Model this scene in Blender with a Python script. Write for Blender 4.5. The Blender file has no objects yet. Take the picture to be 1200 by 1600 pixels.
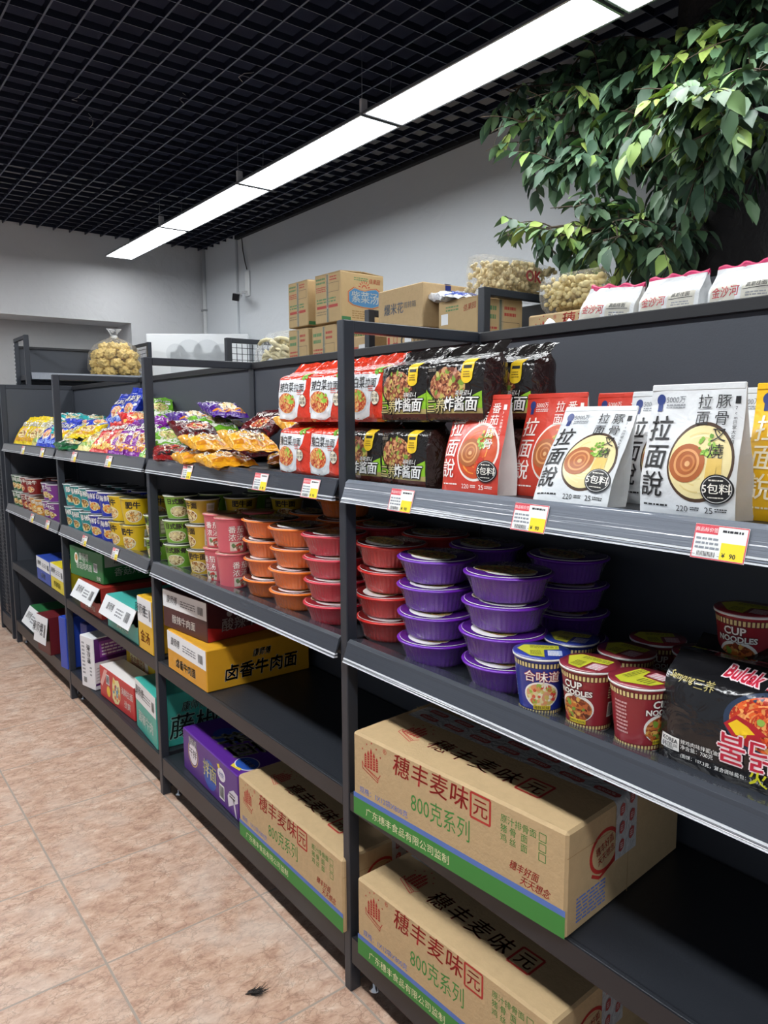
import bpy, bmesh, math, random
from mathutils import Vector, Matrix, noise
from mathutils.geometry import tessellate_polygon

# ------------------------------------------------------------------ camera, world, exposure
C = bpy.context.scene.collection
SC = bpy.context.scene
rnd = random.Random(7)
PI = math.pi

CAM_H = 1.3808
F_PX, YAW, PITCH, ROLL = 1154.75, 0.6590, -0.1262, -0.0049
cam_d = bpy.data.cameras.new('camera')
cam = bpy.data.objects.new('camera', cam_d)
C.objects.link(cam)
fwd = Vector((math.sin(YAW)*math.cos(PITCH), math.cos(YAW)*math.cos(PITCH), math.sin(PITCH)))
rt = Vector((math.cos(YAW), -math.sin(YAW), 0))
up = rt.cross(fwd)
rt2 = rt*math.cos(ROLL) + up*math.sin(ROLL)
up2 = -rt*math.sin(ROLL) + up*math.cos(ROLL)
mw = Matrix((rt2, up2, -fwd)).transposed().to_4x4()
mw.translation = (0, 0, CAM_H)
cam.matrix_world = mw
cam_d.sensor_fit = 'VERTICAL'
cam_d.sensor_height = 36.0
cam_d.lens = 36.0*F_PX/1600.0
cam_d.clip_start = 0.02
SC.camera = cam
SC.view_settings.view_transform = 'Standard'
SC.view_settings.look = 'None'
SC.view_settings.exposure = 0.35
SC.view_settings.gamma = 1.0
SC.view_settings.use_curve_mapping = False

LAMP = 12.0            # brightness of the ceiling panels over the shelves
LAMP_AISLE = 26.0      # brightness of the row over the aisle
w = bpy.data.worlds.new('world')
SC.world = w
w.use_nodes = True
w.node_tree.nodes['Background'].inputs[0].default_value = (0.80, 0.88, 1.0, 1)
w.node_tree.nodes['Background'].inputs[1].default_value = 0.30

# ------------------------------------------------------------------ materials
def lin(hexs):
    h = hexs.lstrip('#')
    out = []
    for i in (0, 2, 4):
        c = int(h[i:i+2], 16)/255.0
        out.append(c/12.92 if c <= 0.04045 else ((c+0.055)/1.055)**2.4)
    return (out[0], out[1], out[2], 1.0)

_M = {}
def M(col, r=0.5, coat=0.0, metal=0.0, bump=0.0, bs=40.0, var=0.0, vs=30.0, spec=0.5):
    key = (col, r, coat, metal, bump, bs, var, vs, spec)
    if key in _M: return _M[key]
    m = bpy.data.materials.new('surface_'+col.strip('#'))
    m.use_nodes = True
    nt = m.node_tree; b = nt.nodes['Principled BSDF']
    b.inputs['Base Color'].default_value = lin(col)
    b.inputs['Roughness'].default_value = r
    b.inputs['Metallic'].default_value = metal
    b.inputs['Coat Weight'].default_value = coat
    b.inputs['Coat Roughness'].default_value = 0.12
    b.inputs['Specular IOR Level'].default_value = spec
    if bump or var:
        tc = nt.nodes.new('ShaderNodeTexCoord')
        if var:
            n = nt.nodes.new('ShaderNodeTexNoise'); n.inputs['Scale'].default_value = vs
            n.inputs['Detail'].default_value = 5
            nt.links.new(tc.outputs['Object'], n.inputs['Vector'])
            mx = nt.nodes.new('ShaderNodeMix'); mx.data_type = 'RGBA'
            c = lin(col)
            mx.inputs[6].default_value = (c[0]*(1-var), c[1]*(1-var), c[2]*(1-var), 1)
            mx.inputs[7].default_value = (min(1, c[0]*(1+var)), min(1, c[1]*(1+var)), min(1, c[2]*(1+var)), 1)
            nt.links.new(n.outputs[0], mx.inputs[0]); nt.links.new(mx.outputs[2], b.inputs['Base Color'])
        if bump:
            n = nt.nodes.new('ShaderNodeTexNoise'); n.inputs['Scale'].default_value = bs
            n.inputs['Detail'].default_value = 3
            n.inputs['Distortion'].default_value = 0.6
            nt.links.new(tc.outputs['Object'], n.inputs['Vector'])
            bp = nt.nodes.new('ShaderNodeBump'); bp.inputs['Strength'].default_value = bump
            bp.inputs['Distance'].default_value = 0.02
            nt.links.new(n.outputs[0], bp.inputs['Height'])
            nt.links.new(bp.outputs[0], b.inputs['Normal'])
            if coat: nt.links.new(bp.outputs[0], b.inputs['Coat Normal'])
    _M[key] = m
    return m

_F = {}
def FOOD(cols, scale=160.0, r=0.3):
    """procedural picture of food: cells of the given colours"""
    key = (tuple(cols), scale)
    if key in _F: return _F[key]
    m = bpy.data.materials.new('food_print'); m.use_nodes = True
    nt = m.node_tree; b = nt.nodes['Principled BSDF']
    tc = nt.nodes.new('ShaderNodeTexCoord')
    ns = nt.nodes.new('ShaderNodeTexNoise'); ns.inputs['Scale'].default_value = scale*0.5
    ns.inputs['Detail'].default_value = 2
    va = nt.nodes.new('ShaderNodeVectorMath'); va.operation = 'MULTIPLY_ADD'
    va.inputs[1].default_value = (0.012,)*3
    nt.links.new(tc.outputs['Object'], ns.inputs['Vector'])
    nt.links.new(ns.outputs[1], va.inputs[0]); nt.links.new(tc.outputs['Object'], va.inputs[2])
    vo = nt.nodes.new('ShaderNodeTexVoronoi'); vo.inputs['Scale'].default_value = scale
    nt.links.new(va.outputs[0], vo.inputs['Vector'])
    sep = nt.nodes.new('ShaderNodeSeparateColor'); nt.links.new(vo.outputs['Color'], sep.inputs[0])
    cr = nt.nodes.new('ShaderNodeValToRGB'); cr.color_ramp.interpolation = 'CONSTANT'
    el = cr.color_ramp.elements
    while len(el) < len(cols): el.new(0.5)
    for i, c in enumerate(cols):
        el[i].position = i/len(cols); el[i].color = lin(c)
    nt.links.new(sep.outputs[0], cr.inputs[0]); nt.links.new(cr.outputs[0], b.inputs['Base Color'])
    b.inputs['Roughness'].default_value = r
    _F[key] = m
    return m

def emit(strength, col=(1, 1, 1, 1)):
    m = bpy.data.materials.new('lit_diffuser'); m.use_nodes = True
    nt = m.node_tree; nt.nodes.remove(nt.nodes['Principled BSDF'])
    e = nt.nodes.new('ShaderNodeEmission'); e.inputs[0].default_value = col; e.inputs[1].default_value = strength
    nt.links.new(e.outputs[0], nt.nodes['Material Output'].inputs[0])
    return m

def film(opacity=0.12, rough=0.08, tint='#ffffff', bump=0.5, bs=45.0, k=0.4):
    """thin clear plastic film: mostly see-through, glossy"""
    key = ('film', opacity, rough, tint, bump, bs, k)
    if key in _M: return _M[key]
    m = bpy.data.materials.new('clear_film'); m.use_nodes = True
    nt = m.node_tree; b = nt.nodes['Principled BSDF']
    b.inputs['Base Color'].default_value = lin(tint)
    b.inputs['Roughness'].default_value = rough
    b.inputs['Specular IOR Level'].default_value = 0.7
    t = nt.nodes.new('ShaderNodeBsdfTransparent')
    lw = nt.nodes.new('ShaderNodeLayerWeight'); lw.inputs['Blend'].default_value = 0.35
    ma = nt.nodes.new('ShaderNodeMath'); ma.operation = 'MULTIPLY_ADD'; ma.use_clamp = True
    ma.inputs[1].default_value = k; ma.inputs[2].default_value = opacity
    nt.links.new(lw.outputs['Fresnel'], ma.inputs[0])
    mx = nt.nodes.new('ShaderNodeMixShader')
    nt.links.new(ma.outputs[0], mx.inputs[0]); nt.links.new(t.outputs[0], mx.inputs[1]); nt.links.new(b.outputs[0], mx.inputs[2])
    nt.links.new(mx.outputs[0], nt.nodes['Material Output'].inputs[0])
    tc = nt.nodes.new('ShaderNodeTexCoord')
    n = nt.nodes.new('ShaderNodeTexNoise'); n.inputs['Scale'].default_value = bs; n.inputs['Distortion'].default_value = 1.2
    nt.links.new(tc.outputs['Object'], n.inputs['Vector'])
    bp = nt.nodes.new('ShaderNodeBump'); bp.inputs['Strength'].default_value = bump; bp.inputs['Distance'].default_value = 0.015
    nt.links.new(n.outputs[0], bp.inputs['Height']); nt.links.new(bp.outputs[0], b.inputs['Normal'])
    nt.links.new(bp.outputs[0], lw.inputs['Normal'])
    _M[key] = m
    return m

# ------------------------------------------------------------------ mesh building
class MB:
    """collects faces; build() links them as ONE mesh object"""
    def __init__(self):
        self.v = []; self.f = []; self.m = []; self.mats = []; self.sm = []
    def mi(self, mat):
        if mat not in self.mats: self.mats.append(mat)
        return self.mats.index(mat)
    def add(self, verts, faces, mat, smooth=False):
        o = len(self.v); k = self.mi(mat)
        self.v += [tuple(p) for p in verts]
        for f in faces:
            self.f.append(tuple(i+o for i in f)); self.m.append(k); self.sm.append(smooth)
    def box(self, lo, hi, mat, b=0.0, mats=None):
        """box, edges bevelled by b; mats = {'+x':..} for single faces"""
        mats = mats or {}
        sides = [('-x', 0, -1), ('+x', 0, 1), ('-y', 1, -1), ('+y', 1, 1), ('-z', 2, -1), ('+z', 2, 1)]
        if b <= 0:
            x0, y0, z0 = lo; x1, y1, z1 = hi
            v = [(x0,y0,z0),(x1,y0,z0),(x1,y1,z0),(x0,y1,z0),(x0,y0,z1),(x1,y0,z1),(x1,y1,z1),(x0,y1,z1)]
            fs = {'-z':(3,2,1,0),'+z':(4,5,6,7),'-y':(0,1,5,4),'+x':(1,2,6,5),'+y':(2,3,7,6),'-x':(3,0,4,7)}
            for k, f in fs.items():
                self.add([v[i] for i in f], [(0,1,2,3)], mats.get(k, mat))
            return
        def vert(s, ax):   # corner s=(sx,sy,sz) on the face of axis ax
            return tuple((hi[i] if s[i] > 0 else lo[i]) - (0 if i == ax else s[i]*b) for i in range(3))
        def fix(pts):      # face outward
            c = [(lo[i]+hi[i])/2 for i in range(3)]
            p = [Vector(q) for q in pts]
            n = (p[1]-p[0]).cross(p[2]-p[0])
            mid = sum(p, Vector())/len(p) - Vector(c)
            return pts if n.dot(mid) > 0 else pts[::-1]
        for nme, ax, sg in sides:
            o = [i for i in range(3) if i != ax]
            pts = []
            for a, c in ((-1,-1),(1,-1),(1,1),(-1,1)):
                s = [0,0,0]; s[ax] = sg; s[o[0]] = a; s[o[1]] = c
                pts.append(vert(s, ax))
            self.add(fix(pts), [(0,1,2,3)], mats.get(nme, mat))
        for ax in range(3):            # edges along ax
            o = [i for i in range(3) if i != ax]
            for a in (-1,1):
                for c in (-1,1):
                    s0=[0,0,0]; s0[ax]=-1; s0[o[0]]=a; s0[o[1]]=c
                    s1=list(s0); s1[ax]=1
                    self.add(fix([vert(s0,o[0]),vert(s1,o[0]),vert(s1,o[1]),vert(s0,o[1])]), [(0,1,2,3)], mat)
        for sx in (-1,1):
            for sy in (-1,1):
                for sz in (-1,1):
                    s=(sx,sy,sz)
                    self.add(fix([vert(s,0),vert(s,1),vert(s,2)]), [(0,1,2)], mat)
    def tube(self, pts, r, mat, seg=8, cap=True, smooth=True):
        pts = [Vector(p) for p in pts]
        rr = r if isinstance(r, (list, tuple)) else [r]*len(pts)
        vs = []; fs = []
        prev = None
        for i, p in enumerate(pts):
            d = (pts[min(i+1, len(pts)-1)] - pts[max(i-1, 0)]).normalized()
            a = d.orthogonal().normalized() if prev is None else (prev - d*prev.dot(d)).normalized()
            prev = a; bb = d.cross(a)
            for k in range(seg):
                t = 2*PI*k/seg
                vs.append(p + (a*math.cos(t) + bb*math.sin(t))*rr[i])
        for i in range(len(pts)-1):
            for k in range(seg):
                k2 = (k+1) % seg
                fs.append((i*seg+k, i*seg+k2, (i+1)*seg+k2, (i+1)*seg+k))
        if cap:
            fs.append(tuple(range(seg))[::-1]); n = (len(pts)-1)*seg; fs.append(tuple(n+k for k in range(seg)))
        self.add(vs, fs, mat, smooth)
    def prism(self, prof, axis, a, b2, mat, smooth=False):
        """closed profile of (p,q) points swept along axis from a to b2"""
        n = len(prof); vs = []
        for t in (a, b2):
            for p, q in prof:
                v = [p, q]; v.insert(axis, t); vs.append(tuple(v))
        fs = [(i, (i+1) % n, n+(i+1) % n, n+i) for i in range(n)]
        fs += [tuple(range(n))[::-1], tuple(range(n, 2*n))]
        self.add(vs, fs, mat, smooth)
    def lathe(self, prof, seg=48, ribs=0, amp=0.0, ribz=None, smooth=True, wob=0.0, seed=0):
        """prof: [(r,z,mat)], material of the band that starts at the point"""
        n = len(prof); vs = []
        for r, z, _ in prof:
            for k in range(seg):
                t = 2*PI*k/seg
                q = r
                if ribs and ribz and ribz[0] <= z <= ribz[1]:
                    q = r*(1 + amp*math.cos(ribs*t))
                if wob: q += wob*noise.noise((math.cos(t)*3+seed, math.sin(t)*3, z*60))
                vs.append((q*math.sin(t), -q*math.cos(t), z))
        o = len(self.v); self.v += vs
        for i in range(n-1):
            k0 = self.mi(prof[i][2])
            for k in range(seg):
                k2 = (k+1) % seg
                self.f.append((o+i*seg+k, o+i*seg+k2, o+(i+1)*seg+k2, o+(i+1)*seg+k)); self.m.append(k0); self.sm.append(smooth)
    def build(self, name, parent=None, flip=False):
        me = bpy.data.meshes.new(name)
        me.from_pydata(self.v, [], self.f)
        for m in self.mats: me.materials.append(m)
        me.polygons.foreach_set('material_index', self.m)
        me.polygons.foreach_set('use_smooth', self.sm)
        me.update()
        o = bpy.data.objects.new(name, me); C.objects.link(o)
        if parent is not None: o.parent = parent
        return o

def print_on(o, b):
    """add printed faces to the mesh of the part that carries them"""
    me = o.data; k = MB()
    k.v = [tuple(v.co) for v in me.vertices]; k.f = [tuple(p.vertices) for p in me.polygons]
    k.m = [p.material_index for p in me.polygons]; k.sm = [p.use_smooth for p in me.polygons]; k.mats = list(me.materials)
    n = len(k.v); k.v += b.v
    for f, m, s in zip(b.f, b.m, b.sm):
        k.f.append(tuple(i+n for i in f)); k.m.append(k.mi(b.mats[m])); k.sm.append(s)
    new = bpy.data.meshes.new(me.name); new.from_pydata(k.v, [], k.f)
    for m in k.mats: new.materials.append(m)
    new.polygons.foreach_set('material_index', k.m); new.polygons.foreach_set('use_smooth', k.sm); new.update()
    o.data = new; bpy.data.meshes.remove(me)
def tag(o, label, cat, group=None):
    o['label'] = label; o['category'] = cat
    if group: o['group'] = group
    return o
def struct(o):
    o['kind'] = 'structure'; return o
def empty(name, loc=(0,0,0), rz=0.0):
    o = bpy.data.objects.new(name, None); C.objects.link(o)
    o.location = loc; o.rotation_euler = (0,0,rz); o.empty_display_size = 0.05
    return o
def put(o, x, y, z, rz=0.0, tilt=0.0, roll=0.0):
    """front of a product faces the aisle (-X); rz, tilt, roll in degrees"""
    o.location = (x, y, z); o.rotation_euler = (math.radians(tilt), math.radians(roll), math.radians(-90+rz))
    return o
def dup(o):
    """copy of a thing with copies of its parts and their parts"""
    c = o.copy(); C.objects.link(c)
    for ch in o.children:
        d = ch.copy(); C.objects.link(d); d.parent = c
        for g in ch.children:
            e = g.copy(); C.objects.link(e); e.parent = d
    return c

# ------------------------------------------------------------------ printed artwork
_T = {}
def glyphs(s, bold):
    key = (s, bold)
    if key not in _T:
        cu = bpy.data.curves.new('lettering', 'FONT'); cu.body = s; cu.resolution_u = 2; cu.offset = bold
        ob = bpy.data.objects.new('lettering', cu)
        me = bpy.data.meshes.new_from_object(ob)
        vs = [(p.co.x, p.co.y) for p in me.vertices]; fs = [tuple(p.vertices) for p in me.polygons]
        bpy.data.objects.remove(ob); bpy.data.curves.remove(cu); bpy.data.meshes.remove(me)
        _T[key] = (vs, fs)
    return _T[key]

EPS = 0.00035
class Art:
    """flat printed shapes in (u,v) metres, mapped onto a surface by put()"""
    def __init__(self): self.s = []
    def raw(self, vs, fs, mat, layer): self.s.append((vs, fs, mat, layer)); return self
    def rect(self, x0, y0, x1, y1, mat, layer=1, cell=0.02):
        nx = max(1, min(24, int(abs(x1-x0)/cell))); ny = max(1, min(24, int(abs(y1-y0)/cell)))
        vs = [(x0+(x1-x0)*i/nx, y0+(y1-y0)*j/ny) for j in range(ny+1) for i in range(nx+1)]
        fs = [(j*(nx+1)+i, j*(nx+1)+i+1, (j+1)*(nx+1)+i+1, (j+1)*(nx+1)+i) for j in range(ny) for i in range(nx)]
        return self.raw(vs, fs, mat, layer)
    def ell(self, cx, cy, rx, ry, mat, layer=1, n=28, a0=0.0, a1=2*PI, rings=3, inner=0.0):
        full = abs(a1-a0-2*PI) < 1e-6
        vs = []; fs = []; m = n if full else n+1
        for k in range(rings+1):
            t = inner + (1-inner)*k/rings
            t = max(t, 1e-4)
            for i in range(m):
                a = a0+(a1-a0)*i/n
                vs.append((cx+rx*t*math.cos(a), cy+ry*t*math.sin(a)))
        for k in range(rings):
            for i in range(n):
                i2 = (i+1) % m
                fs.append((k*m+i, (k+1)*m+i, (k+1)*m+i2, k*m+i2))
        return self.raw(vs, fs, mat, layer)
    def ring(self, cx, cy, rx, ry, th, mat, layer=1, a0=0.0, a1=2*PI, n=32):
        return self.ell(cx, cy, rx, ry, mat, layer, n, a0, a1, 1, 1-th/max(rx, ry))
    def poly(self, pts, mat, layer=1):
        a = sum(pts[i][0]*pts[(i+1) % len(pts)][1]-pts[(i+1) % len(pts)][0]*pts[i][1] for i in range(len(pts)))
        if a < 0: pts = pts[::-1]
        return self.raw(list(pts), [tuple(range(len(pts)))], mat, layer)
    def line(self, pts, th, mat, layer=1):
        for (x0, y0), (x1, y1) in zip(pts, pts[1:]):
            d = math.hypot(x1-x0, y1-y0) or 1e-6
            nx, ny = -(y1-y0)/d*th/2, (x1-x0)/d*th/2
            self.poly([(x0+nx, y0+ny), (x0-nx, y0-ny), (x1-nx, y1-ny), (x1+nx, y1+ny)], mat, layer)
        return self
    def frame(self, x0, y0, x1, y1, th, mat, layer=1):
        return self.line([(x0,y0),(x1,y0),(x1,y1),(x0,y1),(x0,y0)], th, mat, layer)
    def text(self, s, x, y, h, mat, layer=3, bold=0.0, al='c', sx=1.0, rot=0.0, skew=0.0, vert=False, gap=1.05, outline=None, oth=0.045):
        if vert:
            for i, ch in enumerate(s):
                self.text(ch, x, y-i*h*gap, h, mat, layer, bold, 'c', sx, rot, skew, False, 1, outline, oth)
            return self
        if any(ord(c) > 0x2000 for c in s) and (bold or outline):
            # dense characters are thickened by overprinting, which keeps every stroke whole
            if outline is not None:
                q = oth*.62*h+bold*.35*h
                for k in range(6): self.text(s, x+q*math.cos(k*PI/3), y+q*math.sin(k*PI/3), h, outline, layer-1, 0, al, sx, rot, skew)
            if bold and h > .012:
                q = bold*.38*h
                for dx, dy in ((-q, 0), (q, 0), (0, q*.7)): self.text(s, x+dx, y+dy, h, mat, layer, 0, al, sx, rot, skew)
                return self
            bold = 0; outline = None
        if outline is not None:
            self.text(s, x, y, h, outline, layer-1, bold+oth, al, sx, rot, skew)
        vs, fs = glyphs(s, bold)
        ref, _ = glyphs(s, 0.0)
        if not ref: return self
        x0 = min(p[0] for p in ref); x1 = max(p[0] for p in ref)
        ox = {'c': (x0+x1)/2, 'l': x0, 'r': x1}[al]
        cr, sr = math.cos(rot), math.sin(rot); out = []
        for px, py in vs:
            a = (px-ox)*h*sx; b = (py-0.37)*h
            a += skew*b
            out.append((x+a*cr-b*sr, y+a*sr+b*cr))
        return self.raw(out, fs, mat, layer)
    def scraps(self, x0, y0, x1, y1, mat, n=5, layer=2, th=None):
        """rows of small print too fine to read: dashes"""
        rows = n; dy = (y1-y0)/rows; r = random.Random(int((x0+y1)*1e5) % 9973)
        for j in range(rows):
            x = x0; y = y0+(j+0.5)*dy
            while x < x1-0.002:
                L = min(x1-x, (x1-x0)*r.uniform(0.06, 0.22))
                self.poly([(x, y-dy*0.25), (x+L, y-dy*0.25), (x+L, y+dy*0.25), (x, y+dy*0.25)], mat, layer)
                x += L+(x1-x0)*r.uniform(0.02, 0.05)
        return self
    def barcode(self, x0, y0, x1, y1, bg, fg, layer=2, n=12):
        self.rect(x0, y0, x1, y1, bg, layer)
        r = random.Random(3); x = x0+(x1-x0)*0.08; e = x1-(x1-x0)*0.08
        st = (e-x)/n
        for i in range(n):
            self.poly([(x+i*st, y0+(y1-y0)*.1), (x+i*st+st*r.uniform(.25,.7), y0+(y1-y0)*.1), (x+i*st+st*r.uniform(.25,.7), y1-(y1-y0)*.1), (x+i*st, y1-(y1-y0)*.1)], fg, layer+1)
        return self
    def blobs(self, cx, cy, rx, ry, mats, n, size, layer=3, seed=1, elong=1.0):
        r = random.Random(seed)
        for i in range(n):
            a = r.uniform(0, 2*PI); q = math.sqrt(r.random())
            x = cx+rx*q*math.cos(a); y = cy+ry*q*math.sin(a); s = size*r.uniform(.6, 1.3); ph = r.uniform(0, PI)
            pts = []
            for k in range(7):
                t = 2*PI*k/7; ex = s*elong*math.cos(t)*r.uniform(.8, 1.1); ey = s*math.sin(t)*r.uniform(.8, 1.1)
                pts.append((x+ex*math.cos(ph)-ey*math.sin(ph), y+ex*math.sin(ph)+ey*math.cos(ph)))
            self.poly(pts, mats[i % len(mats)], layer)
        return self
    def put(self, mb, fn, cell=None):
        for vs, fs, mat, layer in self.s:
            if cell: vs, fs = refine(vs, fs, cell)
            mb.add([fn(u, v, layer*EPS) for u, v in vs], fs, mat, True)
def refine(vs, fs, cell):
    """split faces until no edge is longer than cell, so that print hugs a curved surface"""
    vs = [tuple(p) for p in vs]; idx = {}; out = []
    def mid(i, j):
        k = (i, j) if i < j else (j, i)
        if k not in idx:
            idx[k] = len(vs); vs.append(((vs[i][0]+vs[j][0])/2, (vs[i][1]+vs[j][1])/2))
        return idx[k]
    st = []
    for f in fs:
        if len(f) == 3: st.append(tuple(f)); continue
        if max(math.dist(vs[f[i]], vs[f[i-1]]) for i in range(len(f))) <= cell: out.append(tuple(f)); continue
        if len(f) == 4: st += [(f[0], f[1], f[2]), (f[0], f[2], f[3])]
        else:
            for t in tessellate_polygon([[Vector((vs[i][0], vs[i][1], 0)) for i in f]]):
                a, b, c = (f[i] for i in t)
                ar = (vs[b][0]-vs[a][0])*(vs[c][1]-vs[a][1])-(vs[c][0]-vs[a][0])*(vs[b][1]-vs[a][1])
                st.append((a, b, c) if ar > 0 else (a, c, b))
    while st:
        a, b, c = st.pop()
        L = [math.dist(vs[a], vs[b]), math.dist(vs[b], vs[c]), math.dist(vs[c], vs[a])]
        m = max(L)
        if m <= cell: out.append((a, b, c)); continue
        if L[1] == m: a, b, c = b, c, a
        elif L[2] == m: a, b, c = c, a, b
        q = mid(a, b); st += [(a, q, c), (q, b, c)]
    return vs, out
def on_front(y=0.0): return lambda u, v, e: (u, y-e, v)
def on_right(x): return lambda u, v, e: (x+e, u, v)
def on_top(z): return lambda u, v, e: (u, v, z+e)
def on_left(x): return lambda u, v, e: (x-e, -u, v)

WHITE, BLACK, INK = M('#f4f4f2', .4), M('#141416', .5), M('#26262a', .5)

# ------------------------------------------------------------------ room
XW, YF, ZC = 2.66, 5.78, 2.72      # right wall, far wall, grid height
PLASTER = M('#cdd1d5', .85, bump=.12, bs=18)
ROUGHP = M('#cfd0d2', .9, bump=.5, bs=9)

def floor_mat():
    m = bpy.data.materials.new('marbled_tile'); m.use_nodes = True
    nt = m.node_tree; b = nt.nodes['Principled BSDF']; L = nt.links
    N = lambda t: nt.nodes.new('ShaderNode'+t)
    tc = N('TexCoord')
    mp = N('Mapping'); mp.inputs['Location'].default_value = (-0.9346, -1.367+0.44*4, 0)
    L.new(tc.outputs['Object'], mp.inputs['Vector'])
    br = N('TexBrick'); br.offset = 0.0; br.squash = 1.0
    br.inputs['Scale'].default_value = 1.0; br.inputs['Brick Width'].default_value = 0.44; br.inputs['Row Height'].default_value = 0.44
    br.inputs['Mortar Size'].default_value = 0.0034; br.inputs['Mortar Smooth'].default_value = 0.3
    br.inputs['Color1'].default_value = (0.2, 0.2, 0.2, 1); br.inputs['Color2'].default_value = (0.8, 0.8, 0.8, 1)
    L.new(mp.outputs[0], br.inputs['Vector'])
    # shift the marble pattern tile by tile
    off = N('VectorMath'); off.operation = 'MULTIPLY_ADD'; off.inputs[1].default_value = (9, 7, 5)
    L.new(br.outputs['Color'], off.inputs[0]); L.new(tc.outputs['Object'], off.inputs[2])
    st = N('Mapping'); st.inputs['Scale'].default_value = (1.0, 1.6, 1.0); st.inputs['Rotation'].default_value = (0,0,0.5)
    L.new(off.outputs[0], st.inputs['Vector'])
    n1 = N('TexNoise'); n1.inputs['Scale'].default_value = 15; n1.inputs['Detail'].default_value = 9; n1.inputs['Roughness'].default_value = .76; n1.inputs['Distortion'].default_value = .25
    n2 = N('TexNoise'); n2.inputs['Scale'].default_value = 7; n2.inputs['Detail'].default_value = 8; n2.inputs['Roughness'].default_value = .66; n2.inputs['Distortion'].default_value = .5
    L.new(st.outputs[0], n1.inputs['Vector']); L.new(st.outputs[0], n2.inputs['Vector'])
    cr = N('ValToRGB'); e = cr.color_ramp.elements
    e[0].position = .32; e[0].color = lin('#a67f6a'); e[1].position = .68; e[1].color = lin('#e6d3c2')
    x = e.new(.45); x.color = lin('#c6a18a'); x = e.new(.57); x.color = lin('#d7b8a2')
    L.new(n1.outputs[0], cr.inputs[0])
    vein = N('Math'); vein.operation = 'SUBTRACT'; vein.inputs[1].default_value = .5; L.new(n2.outputs[0], vein.inputs[0])
    ab = N('Math'); ab.operation = 'ABSOLUTE'; L.new(vein.outputs[0], ab.inputs[0])
    vr = N('ValToRGB'); vr.color_ramp.elements[0].position = 0; vr.color_ramp.elements[0].color = (1,1,1,1)
    vr.color_ramp.elements[1].position = .012; vr.color_ramp.elements[1].color = (0,0,0,1)
    L.new(ab.outputs[0], vr.inputs[0])
    vm = N('Math'); vm.operation = 'MULTIPLY'; vm.inputs[1].default_value = .5
    L.new(vr.outputs[0], vm.inputs[0])
    m1 = N('Mix'); m1.data_type = 'RGBA'; m1.inputs[7].default_value = lin('#7d5c48')
    L.new(vm.outputs[0], m1.inputs[0]); L.new(cr.outputs[0], m1.inputs[6])
    # fine crackle
    cn = N('TexNoise'); cn.inputs['Scale'].default_value = 11; cn.inputs['Detail'].default_value = 5
    L.new(st.outputs[0], cn.inputs['Vector'])
    ca = N('VectorMath'); ca.operation = 'MULTIPLY_ADD'; ca.inputs[1].default_value = (.16, .16, .16); L.new(cn.outputs[1], ca.inputs[0]); L.new(st.outputs[0], ca.inputs[2])
    cv = N('TexVoronoi'); cv.feature = 'DISTANCE_TO_EDGE'; cv.inputs['Scale'].default_value = 13; L.new(ca.outputs[0], cv.inputs['Vector'])
    ck = N('ValToRGB'); ck.color_ramp.elements[0].color = (1,1,1,1); ck.color_ramp.elements[1].position = .035; ck.color_ramp.elements[1].color = (0,0,0,1); L.new(cv.outputs['Distance'], ck.inputs[0])
    cm = N('Math'); cm.operation = 'MULTIPLY'; L.new(ck.outputs[0], cm.inputs[0]); L.new(n2.outputs[0], cm.inputs[1])
    mc = N('Mix'); mc.data_type = 'RGBA'; mc.inputs[7].default_value = lin('#8a6552'); L.new(cm.outputs[0], mc.inputs[0]); L.new(m1.outputs[2], mc.inputs[6]); m1 = mc
    # pale worn patches
    n3 = N('TexNoise'); n3.inputs['Scale'].default_value = 6.5; n3.inputs['Detail'].default_value = 4; n3.inputs['Distortion'].default_value = .5
    L.new(off.outputs[0], n3.inputs['Vector'])
    pr = N('ValToRGB'); pr.color_ramp.elements[0].position = .50; pr.color_ramp.elements[1].position = .70
    pr.color_ramp.elements[1].color = (.38,.38,.38,1)
    L.new(n3.outputs[0], pr.inputs[0])
    m2 = N('Mix'); m2.data_type = 'RGBA'; m2.inputs[7].default_value = lin('#e2d6c9')
    L.new(pr.outputs[0], m2.inputs[0]); L.new(m1.outputs[2], m2.inputs[6])
    m3 = N('Mix'); m3.data_type = 'RGBA'; m3.inputs[7].default_value = lin('#aa9c90')
    L.new(br.outputs['Fac'], m3.inputs[0]); L.new(m2.outputs[2], m3.inputs[6])
    L.new(m3.outputs[2], b.inputs['Base Color'])
    b.inputs['Roughness'].default_value = .42
    bp = N('Bump'); bp.inputs['Strength'].default_value = .35; bp.inputs['Distance'].default_value = .004
    inv = N('Math'); inv.operation = 'MULTIPLY_ADD'; inv.inputs[1].default_value = -1.0
    L.new(br.outputs['Fac'], inv.inputs[0]); L.new(n1.outputs[0], inv.inputs[2])
    L.new(inv.outputs[0], bp.inputs['Height']); L.new(bp.outputs[0], b.inputs['Normal'])
    return m

b = MB(); b.box((-3.5, -2.5, -.05), (XW+.1, 6.4, 0), floor_mat()); struct(b.build('floor'))
b = MB(); b.box((-3.5, -2.5, 3.12), (XW+.1, 6.4, 3.2), M('#252b44', .9)); struct(b.build('ceiling'))
b = MB(); b.box((XW, -2.5, 0), (XW+.1, 6.4, 3.12), PLASTER); struct(b.build('wall_right'))
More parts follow.
